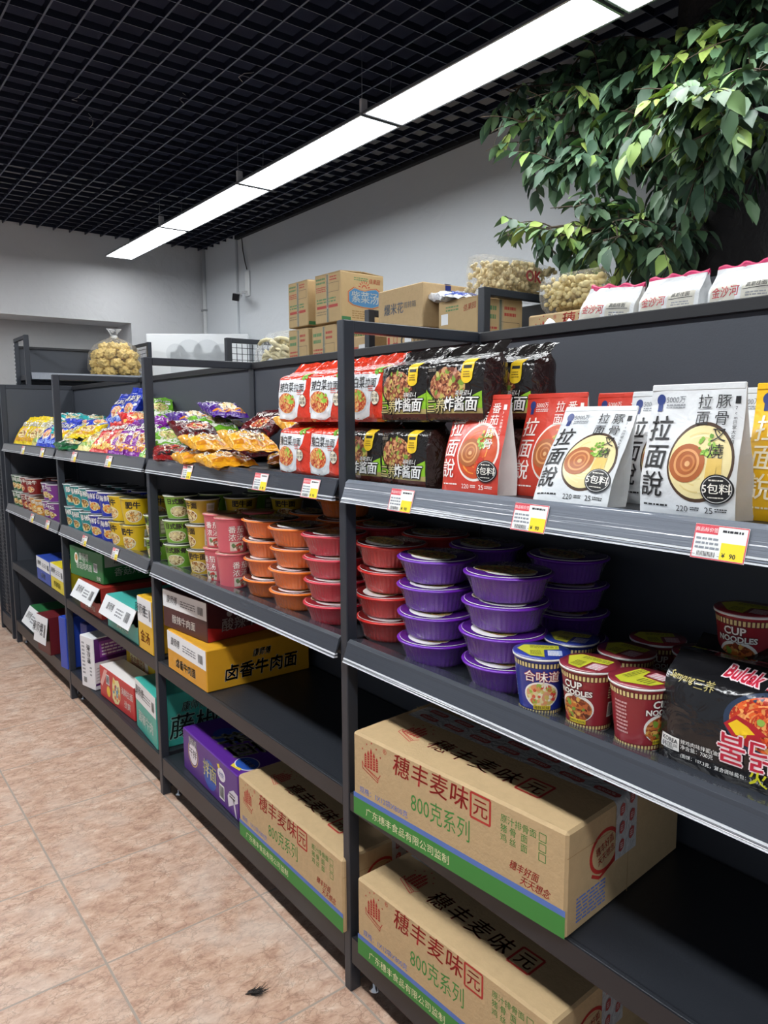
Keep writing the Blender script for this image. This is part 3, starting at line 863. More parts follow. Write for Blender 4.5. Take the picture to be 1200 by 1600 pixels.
# --- stand-up ramen pouch
def ramen_pouch(kind, seed):
    w, h, d = .142, .186, .075
    if kind == 'white': base, ink, gus = '#d6d9db', '#1b1b1d', '#c9ccce'
    elif kind == 'red': base, ink, gus = '#cf4030', '#f6efe6', '#d9d4d0'
    else: base, ink, gus = '#f0bd1c', '#fbf3d8', '#dba91a'
    K = M(ink, .45); a = Art()
    cx, cy, R = .021, .082, .053
    soup = {'white': '#e6d7a0', 'red': '#c9502a', 'yellow': '#d98a2c'}[kind]
    rim = {'white': '#4a3526', 'red': '#ece4da', 'yellow': '#f0e6d0'}[kind]
    xr = min(R, w/2-.004-cx)
    def clip(poly): return poly
    a.ell(cx, cy, xr+.0, R+.003, M(rim, .4), 1, 40, rings=4)
    a.ell(cx, cy, xr-.003, R-.002, M(soup, .35), 2, 40, rings=4)
    nood = [M('#efe2b0', .4), M('#e0cd8c', .4)] if kind == 'white' else [M('#e8903a', .4), M('#d96a2a', .4)]
    r = random.Random(seed)
    for k in range(16):
        t0 = r.uniform(0, 2*PI); rr = r.uniform(.4, .86)
        pts = [(cx+(xr-.004)*rr*math.cos(t0+q*.16), cy+(R-.004)*rr*math.sin(t0+q*.16)) for q in range(6)]
        a.line(pts, .0022, nood[k % 2], 3)
    mx, my = cx-.016, cy-.002
    meat = M('#a85f34', .4); a.ell(mx, my, .026, .027, meat, 4)
    a.ring(mx, my, .019, .020, .0035, M('#d79a62', .4), 5); a.ring(mx+.002, my, .011, .012, .003, M('#c47f48', .4), 5); a.ell(mx+.002, my-.001, .004, .004, M('#dba873', .4), 5)
    a.blobs(mx+.028, my+.024, .014, .016, [M('#7fae3c', .4), M('#a9cc5a', .4), M('#5d8f2c', .4)], 26, .003, 6, seed)
    if kind == 'white':
        for k in range(3): a.poly([(cx+.012+k*.008, cy-.036+k*.004), (cx+.018+k*.008, cy-.037+k*.004), (cx+.020+k*.006, cy+.006), (cx+.013+k*.006, cy+.006)], M('#d9b862', .4), 5)
    else:
        a.blobs(cx+.018, cy-.026, .016, .014, [M('#d8412a', .4), M('#b8301f', .4)], 16, .005, 6, seed+1)
        a.blobs(cx+.016, cy+.034, .014, .008, [M('#f0c23c', .4)], 10, .003, 6, seed+2)
    # brand, flavour, badge
    for i, ch in enumerate('拉面說'): a.text(ch, -.046, .128-i*.040, .039, K, 4, .028, 'c', 1.0, 0, .08)
    fl = {'white': '豚骨叉燒', 'red': '番茄豚骨', 'yellow': '咖喱豚骨'}[kind]
    a.text(fl, .043, .166, .0215, K, 7, .0, vert=True, gap=1.06); a.text('拉面', .016, .166, .0215, K, 7, .0, vert=True, gap=1.06)
    a.text('7cm巴掌大叉燒', .061, .157, .0060, K, 7, 0, vert=True, gap=1.1)
    a.rect(.058, .163, .065, .173, K, 3); 
    B_ = M('#2e3f7c', .4); a.ell(-.054, .170, .007, .008, B_, 3); a.rect(-.058, .153, -.050, .163, B_, 3)
    a.text('5000万', -.030, .170, .0115, K if kind != 'white' else M('#6c7078', .4), 3, .0, 'c', .9); a.scraps(-.044, .157, -.014, .164, K if kind != 'white' else M('#8a8e94', .4), 2, 3)
    a.ell(.050, .046, .0205, .0205, BLACK, 8, 36); a.ring(.050, .046, .0185, .0185, .0008, M('#cfcfcf', .4), 9)
    a.text('5包料', .050, .0465, .0155, M('#f2efe4', .4), 10, .03, 'c', .95)
    a.scraps(.040, .056, .060, .060, M('#d8d4c8', .4), 1, 9); a.scraps(.040, .033, .060, .036, M('#d8d4c8', .4), 1, 9)
    a.scraps(-.060, .016, -.020, .021, K, 1, 3); a.text('220', .002, .0165, .012, K, 3, 0); a.scraps(.014, .014, .028, .020, K, 2, 3)
    a.text('25', .040, .0165, .012, K, 3, 0); a.scraps(.048, .014, .064, .020, K, 2, 3)
    dep = lambda t: .003+(d-.003)*(1-sstep(.18, 1.0, t))*(1 if t > .04 else .93+t*1.7)
    cen = lambda t: d/2-.018*t
    mf = M(base, .38, coat=.15, bump=.12, bs=30)
    b = loft(w, h, dep, cen, .016, .006, wr=.0022, ws=18, seed=seed, mats=(mf, M(gus, .4, coat=.1, bump=.15, bs=30), mf), art=a, nu=18, nv=22,
             wid=lambda t: 1.0-.03*t)
    o = b.build('ramen_pouch')
    s = MB(); s.box((-w/2*.965, d/2-.0205, h-.004), (w/2*.965, d/2-.0155, h+.006), mf, .0015); s.build('top_seal', o)
    return o

# --- five-pack with a gathered top
def five_pack(kind, seed, w=.158, h=.132, d=.085):
    a = Art()
    if kind == 'kimchi':
        base = '#d83a22'; sidec = '#cf3a24'
        a.poly([(-w/2+.012, .008), (-.006, .004), (.024, .012), (.040, .050), (.060, .082), (.062, h-.028), (-w/2+.014, h-.024)], M('#e8ebee', .3, coat=.3), 1)
        a.ell(-.020, .040, .046, .036, M('#f2f3f5', .3), 2, 30, PI, 2*PI); a.ell(-.020, .046, .047, .030, M('#dfe3ea', .3), 3, 30)
        a.ell(-.020, .047, .042, .026, FOOD(['#c23a22', '#d9673a', '#e9a45e', '#b42c1c', '#e8c27a'], 260), 4, 30)
        a.blobs(-.004, .056, .020, .012, [M('#8fbf3e', .4), M('#b9d65a', .4)], 18, .004, 5, seed); a.blobs(-.026, .056, .016, .010, [M('#e6b06a', .4), M('#d88446', .4)], 16, .0032, 5, seed+3, 2.2)
        a.text('辣白菜', -.020, h*.66, .0270, BLACK, 4, .03, 'c', .90); a.text('拉面', .037, h*.645, .0225, BLACK, 4, .01, 'c', .85)
        a.ell(.052, .052, .012, .016, M('#f4ead2', .4), 5, 20); a.ring(.052, .052, .012, .016, .0012, BLACK, 6); a.text('劲道', .052, .057, .009, BLACK, 6, .02); a.text('爽滑', .052, .047, .009, BLACK, 6, .02)
        a.blobs(.056, h*.86, .008, .008, [M('#6fae3a', .4), M('#a5d05a', .4)], 10, .0055, 4, 5)
        a.scraps(.030, .066, .048, .080, M('#d0574a', .4), 3, 4); a.rect(-w/2+.008, .022, -w/2+.022, .036, M('#cfd4dc', .4), 5)
    else:
        base = '#1d1917'; sidec = '#2a1512'
        a.rect(-w/2+.002, .004, w/2-.002, .016, M('#4a231c', .3), 1); a.rect(-w/2+.002, .016, w/2-.002, .026, M('#b3a468', .35), 1)
        a.poly([(-w/2+.002, .026), (-.015, .026), (-.055, .052), (-w/2+.002, .068)], M('#8fc22c', .35), 2)
        a.poly([(.020, .026), (w/2-.002, .026), (w/2-.002, .058)], M('#8fc22c', .35), 2)
        a.ell(.0, .062, .056, .038, M('#241d1a', .3), 2, 30)
        a.ell(-.006, .070, .050, .034, FOOD(['#7a3a26', '#a86a48', '#5a2a1e', '#c98a62', '#8f4c36', '#caa46a'], 210), 3, 30)
        a.blobs(-.006, .070, .048, .032, [M('#96583c', .35), M('#c08a66', .35), M('#6a3424', .35), M('#b8b05a', .35), M('#7a9a3a', .35)], 40, .0048, 4, seed, 1.5)
        g = M('#17130f', .4)
        for i, ch in enumerate('三养'): a.text(ch, -.052+i*.030, .030, .030, M('#cdbf82', .35), 6, .02, 'c', 1, 0, .15, False, 1, g, .11)
        a.text('炸酱面', .030, .034, .030, M('#f2f2ee', .35), 6, .05, 'c', .92, 0, .2, False, 1, g, .10)
        a.text('짜짜로니', .040, .054, .012, M('#f2f2ee', .35), 6, .02, 'c', .9, 0, .2, False, 1, g, .05)
        y = M('#e8c22c', .3); a.rect(.034, .084, .060, h-.012, y, 5); a.ell(.047, .085, .013, .013, y, 5); a.rect(.038, .100, .056, .106, BLACK, 6); a.scraps(.039, .082, .055, .096, M('#8a6a1a', .4), 3, 6)
        a.scraps(-.066, .098, -.038, .104, M('#9a9186', .4), 2, 4)
    k = d
    dep = lambda t: k*(.86+.14*math.sin(PI*t)**.5)*(1-sstep(.86, 1.0, t)*.93)*(sstep(-.05, .06, t)*.25+.75)
    mf = M(base, .22, coat=.5, bump=.35, bs=38); ms = M(sidec, .22, coat=.5, bump=.4, bs=38)
    b = loft(w, h, dep, lambda t: k/2+.012*sstep(.85, 1, t), 0, .006, wr=.0035, ws=26, seed=seed, mats=(mf, ms, mf), art=a, nu=18, nv=20)
    o = b.build('noodle_multipack')
    f = MB()     # crumpled seal above
    n = 22; vs = []
    for j in range(4):
        for i in range(n+1):
            x = -w/2+w*i/n; 
            vs.append((x*(1+.01*j), k/2+.012+.010*j*.8+.004*noise.noise((x*60, j*.7, seed)), h-.003+.009*j+.005*noise.noise((x*45, j*.9+4, seed))*(j > 0)))
    f.add(vs, [(j*(n+1)+i, j*(n+1)+i+1, (j+1)*(n+1)+i+1, (j+1)*(n+1)+i) for j in range(3) for i in range(n)], mf, True)
    f.build('crimped_seal', o)
    return o

# --- single noodle packet (pillow bag), built standing, front art facing -y
def packet(base, accent, food, text, seed, w=.135, h=.185, T=.036, txt='#f7f4ea', white=True, name='noodle_packet'):
    a = Art(); ac = M(accent, .3, coat=.3)
    a.poly([(-w/2+.004, h*.12), (w/2-.004, h*.10), (w/2-.004, h*.30), (-w/2+.004, h*.22)], ac, 1)
    fm = FOOD(food, 190)
    if white: a.ell(.006, h*.40, w*.30, h*.18, M('#ddd6c4', .3), 2, 24)
    a.ell(.006, h*.41, w*.275, h*.165, fm, 3, 24)
    a.blobs(.006, h*.41, w*.24, h*.14, [M(food[0], .35), M(food[-1], .35), M('#d8d07a', .35)], 14, .006, 4, seed, 1.6)
    a.text(text, 0, h*.72, min(.042, w*.84/len(text)), M(txt, .35), 4, .03, 'c', 1, .06, .1, False, 1, M('#2a1a1a', .4), .045)
    a.scraps(-w*.38, h*.86, w*.1, h*.89, M(txt, .35), 1, 3)
    a.rect(w*.24, h*.52, w*.42, h*.60, M('#eef0f0', .35), 3)
    z = lambda t: math.sin(PI*max(0.0, min(1.0, (t-.06)/.88)))
    dep = lambda t: .0015+T*max(0, z(t))**.55
    mf = M(base, .24, coat=.2, bump=.6, bs=42)
    b = loft(w, h, dep, lambda t: T/2, 0, .004, wr=.009, ws=34, seed=seed, mats=(mf, mf, mf), art=a, nu=14, nv=18, wid=lambda t: 1-.10*max(0, z(t))**.5, zig=.0015)
    # fins at both ends belong to the packet
    n = 16
    for s, z0 in ((-1, 0.0), (1, h)):
        vs = []
        for j in range(2):
            for i in range(n+1):
                x = -w/2+w*i/n
                vs.append((x*(1+.02*j), T/2+.006*noise.noise((x*50, j, seed+s))*(1+j), z0+s*.012*j+(.002*(i % 2) if j else 0)))
        fs = [(i, i+1, n+2+i, n+1+i) for i in range(n)]
        b.add(vs, fs if s > 0 else [f[::-1] for f in fs], mf, True)
    return b.build(name)

# ------------------------------------------------------------------ bowls and cups
CLEAR = film(.03, .05, '#ffffff', .9, 40, .30)
def noodle_bowl(colr, lidc, words, seed, brown=False):
    """ribbed plastic bowl with a printed lid under shrink film"""
    c = M(colr, .28, coat=.3); r1, r0, H = .076, .061, .050
    b = MB()
    b.lathe([(.0, .002, c), (r0-.012, .002, c), (r0-.008, 0, c), (r0-.003, .0, c), (r0, .004, c), (r0+.0015, .007, c), (r1-.004, H-.008, c), (r1-.001, H-.005, c),
             (r1+.002, H-.004, c), (r1+.0085, H-.0035, c), (r1+.0095, H-.001, c), (r1+.005, H+.0015, c), (r1-.004, H-.002, c), (r0-.004, .006, c), (0, .004, c)],
            176, 44, .032, (.003, H-.009))
    o = b.build('noodle_bowl')
    l = MB(); rim = M('#e9e6e6', .3)
    l.lathe([(r1+.0035, H+.0018, rim), (r1+.0036, H+.0024, rim), (r1+.0030, H+.0028, M(lidc, .25, coat=.4)), (r1*.55, H+.0042, M(lidc, .25, coat=.4)), (0, H+.0042, rim)], 64)
    a = Art()
    a.ell(.016, -.036, .048, .033, M('#e6e2e0', .35), 1, 30); a.ell(0, -.018, .060, .034, FOOD(['#7a4a2c', '#c48a4a', '#e0b870', '#5a301e', '#93a84a'], 170), 2, 30); a.ring(0, -.018, .062, .036, .002, M('#e8e0d0', .4), 2)
    a.text(words, 0, .046, .030, M('#f1ece2', .35), 2, .03); a.scraps(-.03, .020, .03, .028, M('#e8e0d0', .4), 2, 2)
    a.put(l, on_top(H+.0044))
    lo = l.build('lid', o)
    f = MB()
    f.lathe([(r0-.006, -.0006, CLEAR), (r0+.004, .002, CLEAR), (r0+.006, .010, CLEAR), (r1-.001, H-.018, CLEAR), (r1+.006, H-.0055, CLEAR)], 64, wob=.0016, seed=seed)
    f.build('shrink_film', o)
    return o

def wrapped(mb, art, r0, r1, H):
    """art mapped around a cone: u along the rim, v up"""
    def fn(u, v, e):
        r = r0+(r1-r0)*v/H; t = u/((r0+r1)/2)
        return ((r+e+.0002)*math.sin(t), -(r+e+.0002)*math.cos(t), v)
    art.put(mb, fn, .008)

def cup(kind, r0, r1, H, base, art, lidc, lid_art=None, rim='#e8e6e2', name='noodle_cup'):
    c = M(base, .3, coat=.25); rm = M(rim, .35)
    b = MB()
    b.lathe([(0, .004, rm), (r0-.004, .004, rm), (r0-.003, 0, rm), (r0, 0, rm), (r0+.0003, .003, c), (r1, H-.004, c), (r1+.0005, H-.003, rm), (r1+.003, H-.002, rm), (r1+.0032, H+.001, rm), (r1, H+.0016, rm), (r1-.002, H-.002, rm), (0, H-.004, rm)], 56)
    wrapped(b, art, r0, r1, H)
    o = b.build(name)
    l = MB(); lm = M(lidc, .28, coat=.3)
    l.lathe([(r1+.0026, H+.0016, lm), (r1+.0028, H+.0028, lm), (r1*.6, H+.0034, lm), (0, H+.0034, lm)], 40)
    if lid_art: lid_art.put(l, on_top(H+.0036))
    l.build('lid', o)
    return o

def cup_noodle(kind):
    r0, r1, H = .035, .0465, .104
    c = {'blue': '#28399a', 'red': '#9c2c36'}[kind]
    a = Art(); gold = M('#e2cf8e', .35); dk = M({'blue': '#1b2250', 'red': '#6a1c24'}[kind], .35)
    full = PI*(r0+r1)
    for y0, y1 in ((H*.84, H*.935), (H*.045, H*.12)):
        a.rect(-full/2, y0, full/2, y1, dk, 1, .006)
        n = 46
        for i in range(n):
            x = -full/2+full*(i+.2)/n; a.poly([(x, y0+.001), (x+full/n*.6, y0+.001), (x+full/n*.6, y1-.001), (x, y1-.001)], gold, 2)
    W_ = M('#f5f2ea', .35)
    for off in (0, full/2):
        a.ell(off, .040, .030, .024, W_, 2, 30); 
        if kind == 'blue':
            a.ell(off, .040, .027, .021, FOOD(['#e9d9a0', '#d9c06a', '#f0e8c8', '#e0a07a', '#d8d488'], 150), 3, 28)
            a.blobs(off, .040, .024, .018, [M('#d8604a', .4), M('#9fbf4a', .4), M('#f0ead8', .4), M('#e8a06a', .4), M('#d84a3a', .4)], 22, .0042, 4, 5)
            a.text('合味道', off, .0735, .021, W_, 5, .03, 'c', .92, 0, 0, False, 1, M('#c0392f', .4), .06)
            a.rect(off-.014, .0135, off+.017, .0215, M('#ecd23a', .35), 4); a.text('海鲜风味', off+.001, .0175, .0072, INK, 5, .02)
        else:
            a.ell(off, .038, .027, .021, FOOD(['#7a3a22', '#a8582e', '#d08a4a', '#5c2a1a', '#c46a3a'], 190), 3, 28)
            a.blobs(off, .038, .024, .018, [M('#c9702f', .4), M('#e0b05a', .4), M('#7fa03a', .4), M('#8a3a22', .4)], 24, .0036, 4, 7, 1.5)
            a.text('CUP', off-.004, .080, .0165, W_, 5, .03, 'c', .95, 0, 0, False, 1, M('#5a141c', .4), .06)
            a.text('NOODLES', off-.001, .067, .0125, W_, 5, .035, 'c', .95, 0, 0, False, 1, M('#5a141c', .4), .06)
            a.rect(off-.014, .0135, off+.017, .0215, M('#ecd23a', .35), 4); a.text('香辣牛肉风味', off+.001, .0175, .005, INK, 5, .02)
    q = full/4
    a.barcode(q-.010, .026, q+.010, .052, W_, INK, 2); a.scraps(q-.012, .058, q+.012, .080, M('#e8d9a8', .4), 5, 2)
    a.scraps(-q-.012, .026, -q+.010, .080, M('#d9a8a8' if kind == 'red' else '#a8b2e0', .4), 9, 2)
    l = Art(); yl = M('#c9c93a', .35)
    l.poly([(-.042, .004), (-.020, -.034), (.004, -.040), (.004, .0), (.030, .006), (.030, .026), (-.030, .026)], yl, 1)
    l.scraps(-.02, -.03, .0, -.005, M('#7a7a2a', .4), 4, 2); l.scraps(.01, -.034, .03, -.006, M('#e8e0e0', .4), 4, 2); l.scraps(-.02, .008, .028, .022, M('#7a7a2a', .4), 3, 2)
    l.rect(.010, -.030, .034, -.002, M('#d9a0a8' if kind == 'red' else '#9fb0d8', .35), 1)
    return cup(kind, r0, r1, H, c, a, {'blue': '#2a3b96', 'red': '#8a2b36'}[kind], l)

def plain_cup(r0, r1, H, base, label_c, word, food, rim='#efefe8', txt='#ffffff', lidc='#2a2c28', panel=None, seed=1, name='noodle_cup', pic=1.0):
    """paper noodle cup with two printed fronts"""
    full = PI*(r0+r1); a = Art()
    for k in range(2):
        off = k*full/2
        a.ell(off, H*.34, full*.104*pic, H*.245*pic, M(label_c, .35), 1, 26); a.ell(off, H*.34, full*.096*pic, H*.215*pic, FOOD(food, 200), 2, 26)
        a.blobs(off, H*.36, full*.09, H*.17, [M(food[0], .4), M(food[-1], .4), M('#e8dca0', .4)], 14, H*.045, 3, seed, 1.5)
        a.text(word, off, H*.77, min(H*.28, full*.26/len(word)), M(txt, .35), 3, .03, 'c', 1, 0, 0, False, 1, M('#2a2420', .4), .05)
        o2 = off+full/4
        if panel:
            a.rect(o2-full*.045, H*.16, o2+full*.045, H*.86, M('#8a8a6a' if panel == 'grey' else panel, .35), 1)
            for j in range(3): a.rect(o2-full*.034, H*(.22+.20*j), o2+full*.034, H*(.37+.20*j), M('#c9c8a8', .4), 2)
        else:
            a.barcode(o2-full*.04, H*.15, o2+full*.04, H*.35, WHITE, INK, 1, 8); a.scraps(o2-full*.05, H*.42, o2+full*.05, H*.85, M('#5a5a3a', .4), 6, 1)
    return cup('p', r0, r1, H, base, a, lidc, None, rim, name)

# ------------------------------------------------------------------ goods on the shelves
class Kind:
    """first use places the built thing, later uses copy it"""
    def __init__(self, make): self.make = make; self.first = None; self.used = False
    def get(self):
        if self.first is None: self.first = self.make()
        if not self.used: self.used = True; return self.first
        return dup(self.first)
def LEV(i, n):
    if n == 1: return 'standing alone'
    if i == 0: return 'lowest'
    if i == n-1: return 'topmost'
    return ('second from the bottom', 'third from the bottom', 'fourth from the bottom')[i-1]
def stack(kind, x, y, z, n, pitch, label, cat, group, rz=0.0, jit=.004, seed=0):
    r = random.Random(seed*31+int(y*1000))
    for i in range(n):
        o = kind.get()
        q = 1.3 if pitch < .06 else 0
        put(o, x+r.uniform(-jit, jit)*(i > 0), y+r.uniform(-jit, jit)*(i > 0), z+i*pitch, rz+r.uniform(-25, 25), r.uniform(-q, q)*(i > 0), r.uniform(-q, q)*(i > 0))
        lb = label.replace('#', LEV(i, n)) if n > 1 else label.replace(', # of the', ' in the').replace('#', '')
        tag(o, lb, cat, group)

# --- purple, red, crimson and orange bowls on the second shelf
PB = .0575
bowl = {
 'purple': Kind(lambda: noodle_bowl('#6a22aa', '#4c1c78', '拌面', 1)),
 'red': Kind(lambda: noodle_bowl('#d42c26', '#6a1818', '辣椒面', 2)),
 'crimson': Kind(lambda: noodle_bowl('#d02840', '#7a1826', '酸辣面', 3)),
 'orange': Kind(lambda: noodle_bowl('#f07a1c', '#5a2814', '牛肉面', 4)),
}
for k, x, y, n, where in [
    ('purple', 1.027, .945, 4, 'of the front stack beside the cup noodles'),
    ('purple', 1.020, 1.135, 4, 'of the front stack next to the red bowls'),
    ('purple', 1.235, .965, 4, 'of the rear stack behind the cup noodles'),
    ('purple', 1.205, 1.170, 4, 'of the stack behind the front purple ones'),
    ('red', 1.052, 1.330, 4, 'of the front stack right of the post'),
    ('red', 1.225, 1.365, 4, 'of the rear stack right of the steel post'),
    ('crimson', 1.030, 1.530, 4, 'of the front stack left of the post'),
    ('crimson', 1.220, 1.560, 4, 'of the rear stack left of the steel post'),
    ('orange', 1.030, 1.705, 4, 'of the front stack beside the crimson bowls'),
    ('orange', 1.043, 1.885, 4, 'of the front stack beside the pink buckets'),
    ('orange', 1.215, 1.745, 5, 'of the tall rear stack under the top shelf'),
    ('orange', 1.225, 1.925, 4, 'of the rear stack behind the pink buckets')]:
    stack(bowl[k], x, y, Z2, n, PB, k+' noodle bowl, # '+where, 'noodle bowl', 'ribbed noodle bowls in shrink film', 0, .006, 5)

# --- cup noodles
cupk = {'blue': Kind(lambda: cup_noodle('blue')), 'red': Kind(lambda: cup_noodle('red'))}
for k, x, y, z, rz, lb in [
    ('blue', .979, .818, Z2, 42, 'blue noodle cup at the shelf front beside the purple bowls'),
    ('blue', 1.083, .835, Z2, 20, 'blue noodle cup standing behind the front blue cup'),
    ('red', .992, .726, Z2, 6, 'red noodle cup at the front, next to the blue cup'),
    ('red', .994, .632, Z2, 84, 'red noodle cup at the front, touching the black multipack'),
    ('red', 1.098, .728, Z2, 0, 'red noodle cup behind the two front red cups'),
    ('red', 1.205, .735, Z2, 40, 'red noodle cup in the third row from the shelf front'),
    ('red', 1.190, .640, Z2, 80, 'red noodle cup in shade behind the black multipack, with a lid in view'),
    ('red', 1.125, .535, Z2, 70, 'red noodle cup hidden below another, behind the black multipack'),
    ('red', 1.125, .535, Z2+.1085, 8, 'red noodle cup stacked on another behind the black multipack')]:
    tag(put(cupk[k].get(), x, y, z, rz), lb, 'noodle cup', 'cup noodles on the second shelf')

# --- big black multipack of spicy noodles
def spicy_pack():
    w, h, d = .235, .165, .11
    a = Art(); red = M('#c0233c', .35); pk = M('#f3d9dc', .35); wh = M('#eceae6', .35)
    a.ell(.048, .098, .068, .044, M('#2c3a52', .3), 1, 36); a.ell(.048, .099, .060, .038, FOOD(['#c2381c', '#e0612a', '#d98a4a', '#a82a16', '#e8a45a'], 210), 2, 36)
    r = random.Random(9)
    for k in range(26):
        t0 = r.uniform(0, 6.28); q = r.uniform(.2, .9)
        a.line([(.048+.055*q*math.cos(t0+j*.18), .099+.033*q*math.sin(t0+j*.18)) for j in range(6)], .0022, [M('#e8703a', .35), M('#c9401c', .35), M('#f0a060', .35)][k % 3], 3)
    a.blobs(.055, .104, .03, .014, [M('#8fb04a', .4)], 5, .005, 4, 3)
    # flame beside the plate
    a.poly([(-.018,.088),(-.002,.104),(.018,.098),(.040,.086),(.030,.082),(.038,.072),(.022,.072),(.018,.064),(.0,.068)], M('#b3202a', .35), 4)
    a.poly([(-.012,.089),(-.001,.098),(.014,.092),(.024,.084),(.014,.081),(.012,.075),(.0,.077)], M('#f2c522', .35), 5)
    a.text('불닭', .016, .055, .047, red, 8, .03, 'c', .95, 0, 0, False, 1, pk, .07)
    a.text('볶음면', .078, .050, .026, red, 8, .03, 'c', .95, 0, 0, False, 1, pk, .07)
    a.text('火鸡面', .058, .026, .026, M('#e6e22c', .35), 8, .03)
    a.text('Samyang', -.088, .134, .013, M('#b8a96a', .35), 4, .02, 'c', .9, 0, .3); a.text('三养', -.052, .130, .0155, M('#b8a96a', .35), 4, .01)
    a.rect(-.112, .024, -.080, .044, wh, 4); a.text('KOREA', -.096, .0385, .0085, INK, 5, .02); a.text('韩国产', -.096, .0295, .0095, INK, 5, .02)
    a.text('辣鸡肉味拌面(油炸方便面)', -.078, .041, .0075, wh, 4, .02, 'l'); a.text('净含量：700克', -.078, .033, .0075, wh, 4, .02, 'l'); a.text('(面饼：107.3克，复合调味酱包：31.8克，配菜包：0.9克)', -.078, .020, .0068, wh, 4, .02, 'l')
    a.text('Buldak', -.010, .152, .019, red, 6, .03, 'c', 1, -.06, .2, False, 1, pk, .07); a.text('Ramen', .050, .148, .017, red, 6, .03, 'c', 1, -.06, .2, False, 1, pk, .07)
    a.ell(.098, .150, .012, .009, red, 5); a.text('面', .098, .150, .013, pk, 6, .03)
    mf = M('#17171a', .24, coat=.4, bump=.3, bs=26)
    dep = lambda t: d*(.9+.1*math.sin(PI*t))*(1-sstep(.76, 1.0, t)*.75)
    b = loft(w, h, dep, lambda t: d/2+.01*sstep(.85, 1, t), 0, .005, wr=.003, ws=22, seed=4, mats=(mf, mf, mf), art=a, nu=22, nv=20)
    o = b.build('noodle_multipack')
    f = MB(); n = 26; vs = []
    for j in range(3):
        for i in range(n+1):
            x = -w/2+w*i/n
            vs.append((x, .105+.012*j+.004*noise.noise((x*40, j, 3)), h-.004+.010*j+.006*noise.noise((x*30, j+2, 7))*(j > 0)))
    f.add(vs, [(j*(n+1)+i, j*(n+1)+i+1, (j+1)*(n+1)+i+1, (j+1)*(n+1)+i) for j in range(2) for i in range(n)], mf, True)
    f.build('crimped_seal', o)
    return o
tag(put(spicy_pack(), .968, .468, Z2, 4, -6), 'big black multipack of spicy noodles with red Korean lettering, at the right edge', 'noodle multipack')

# --- orange/pink/yellow/green cups of the second bay
bucket_art = Art()
def pink_bucket():
    r0, r1, H = .042, .051, .104; full = PI*(r0+r1); a = Art(); W_ = M('#f6efe8', .35)
    for off in (0, full/2):
        for i, ch in enumerate('番茄浓汤'): a.text(ch, off-.012+(i % 2)*.024, .072-(i//2)*.024, .023, W_, 3, .03, 'c', 1, 0, 0, False, 1, M('#b8474a', .4), .06)
        a.rect(off-.020, .006, off+.024, .034, M('#d9c8bc', .35), 1); a.blobs(off+.002, .020, .018, .011, [M('#c0392f', .4), M('#6a8a5a', .4), M('#efe6d8', .4), M('#5a4a44', .4)], 18, .005, 2, 4)
    a.scraps(full/4-.018, .012, full/4+.018, .062, M('#e9b0ac', .4), 8, 1); a.scraps(full/4-.014, .074, full/4+.010, .082, W_, 1, 1)
    a.rect(-full/2, .094, full/2, .0955, M('#c9525c', .4), 1, .008)
    return cup('pink', r0, r1, H, '#da6672', a, '#a86a5a', None, '#dd6c78', 'noodle_bucket')
pb = Kind(pink_bucket)
stack(pb, 1.000, 2.045, Z2, 2, .1085, 'pink tomato noodle bucket, # of the pair beside the orange bowls', 'noodle bucket', 'pink noodle buckets', 70)
stack(pb, 1.012, 2.160, Z2, 2, .1085, 'pink tomato noodle bucket, # of the pair beside the yellow cups', 'noodle bucket', 'pink noodle buckets', 20)
stack(pb, 1.130, 2.120, Z2, 2, .1085, 'pink tomato noodle bucket, # of the shaded pair behind the front buckets', 'noodle bucket', 'pink noodle buckets', 50)
yl = Kind(lambda: plain_cup(.043, .055, .080, '#cfb02e', '#efe9d8', '肥牛面', ['#a8763a', '#d9b878', '#7a4a24', '#e8d8a8'], '#e8e4d4', '#3a2a1a', '#3a3a30', '#e6e4da', 2))
gl = Kind(lambda: plain_cup(.044, .056, .080, '#7db23a', '#d9e4c4', '日式豚骨', ['#c9b88a', '#e8dcb8', '#8a6a3a', '#d8c898'], '#dfe8cc', '#2c2420', '#22241f', 'grey', 3))
stack(yl, 1.015, 2.290, Z2, 3, .0845, 'yellow beef noodle cup, # of the front stack beside the pink buckets', 'noodle cup', 'yellow noodle cups in the second bay', 20)
stack(yl, 1.135, 2.255, Z2, 3, .0845, 'yellow beef noodle cup, # of the stack behind the pink buckets', 'noodle cup', 'yellow noodle cups in the second bay', 65)
stack(yl, 1.255, 2.150, Z2, 3, .0845, 'yellow beef noodle cup, # of the dim stack against the back panel', 'noodle cup', 'yellow noodle cups in the second bay', 25)
stack(gl, 1.000, 2.452, Z2, 3, .0845, 'green noodle cup, # of the front stack beside the steel post', 'noodle cup', 'green noodle cups', 65)
stack(gl, 1.125, 2.430, Z2, 3, .0845, 'green noodle cup, # of the second-row stack', 'noodle cup', 'green noodle cups', 40)
stack(gl, 1.250, 2.330, Z2, 4, .0845, 'green noodle cup, # of the tall stack against the back panel', 'noodle cup', 'green noodle cups', 10)
stack(gl, .995, 2.625, Z2, 2, .0845, 'green noodle cup, # of the pair just left of the post', 'noodle cup', 'green noodle cups', 10)

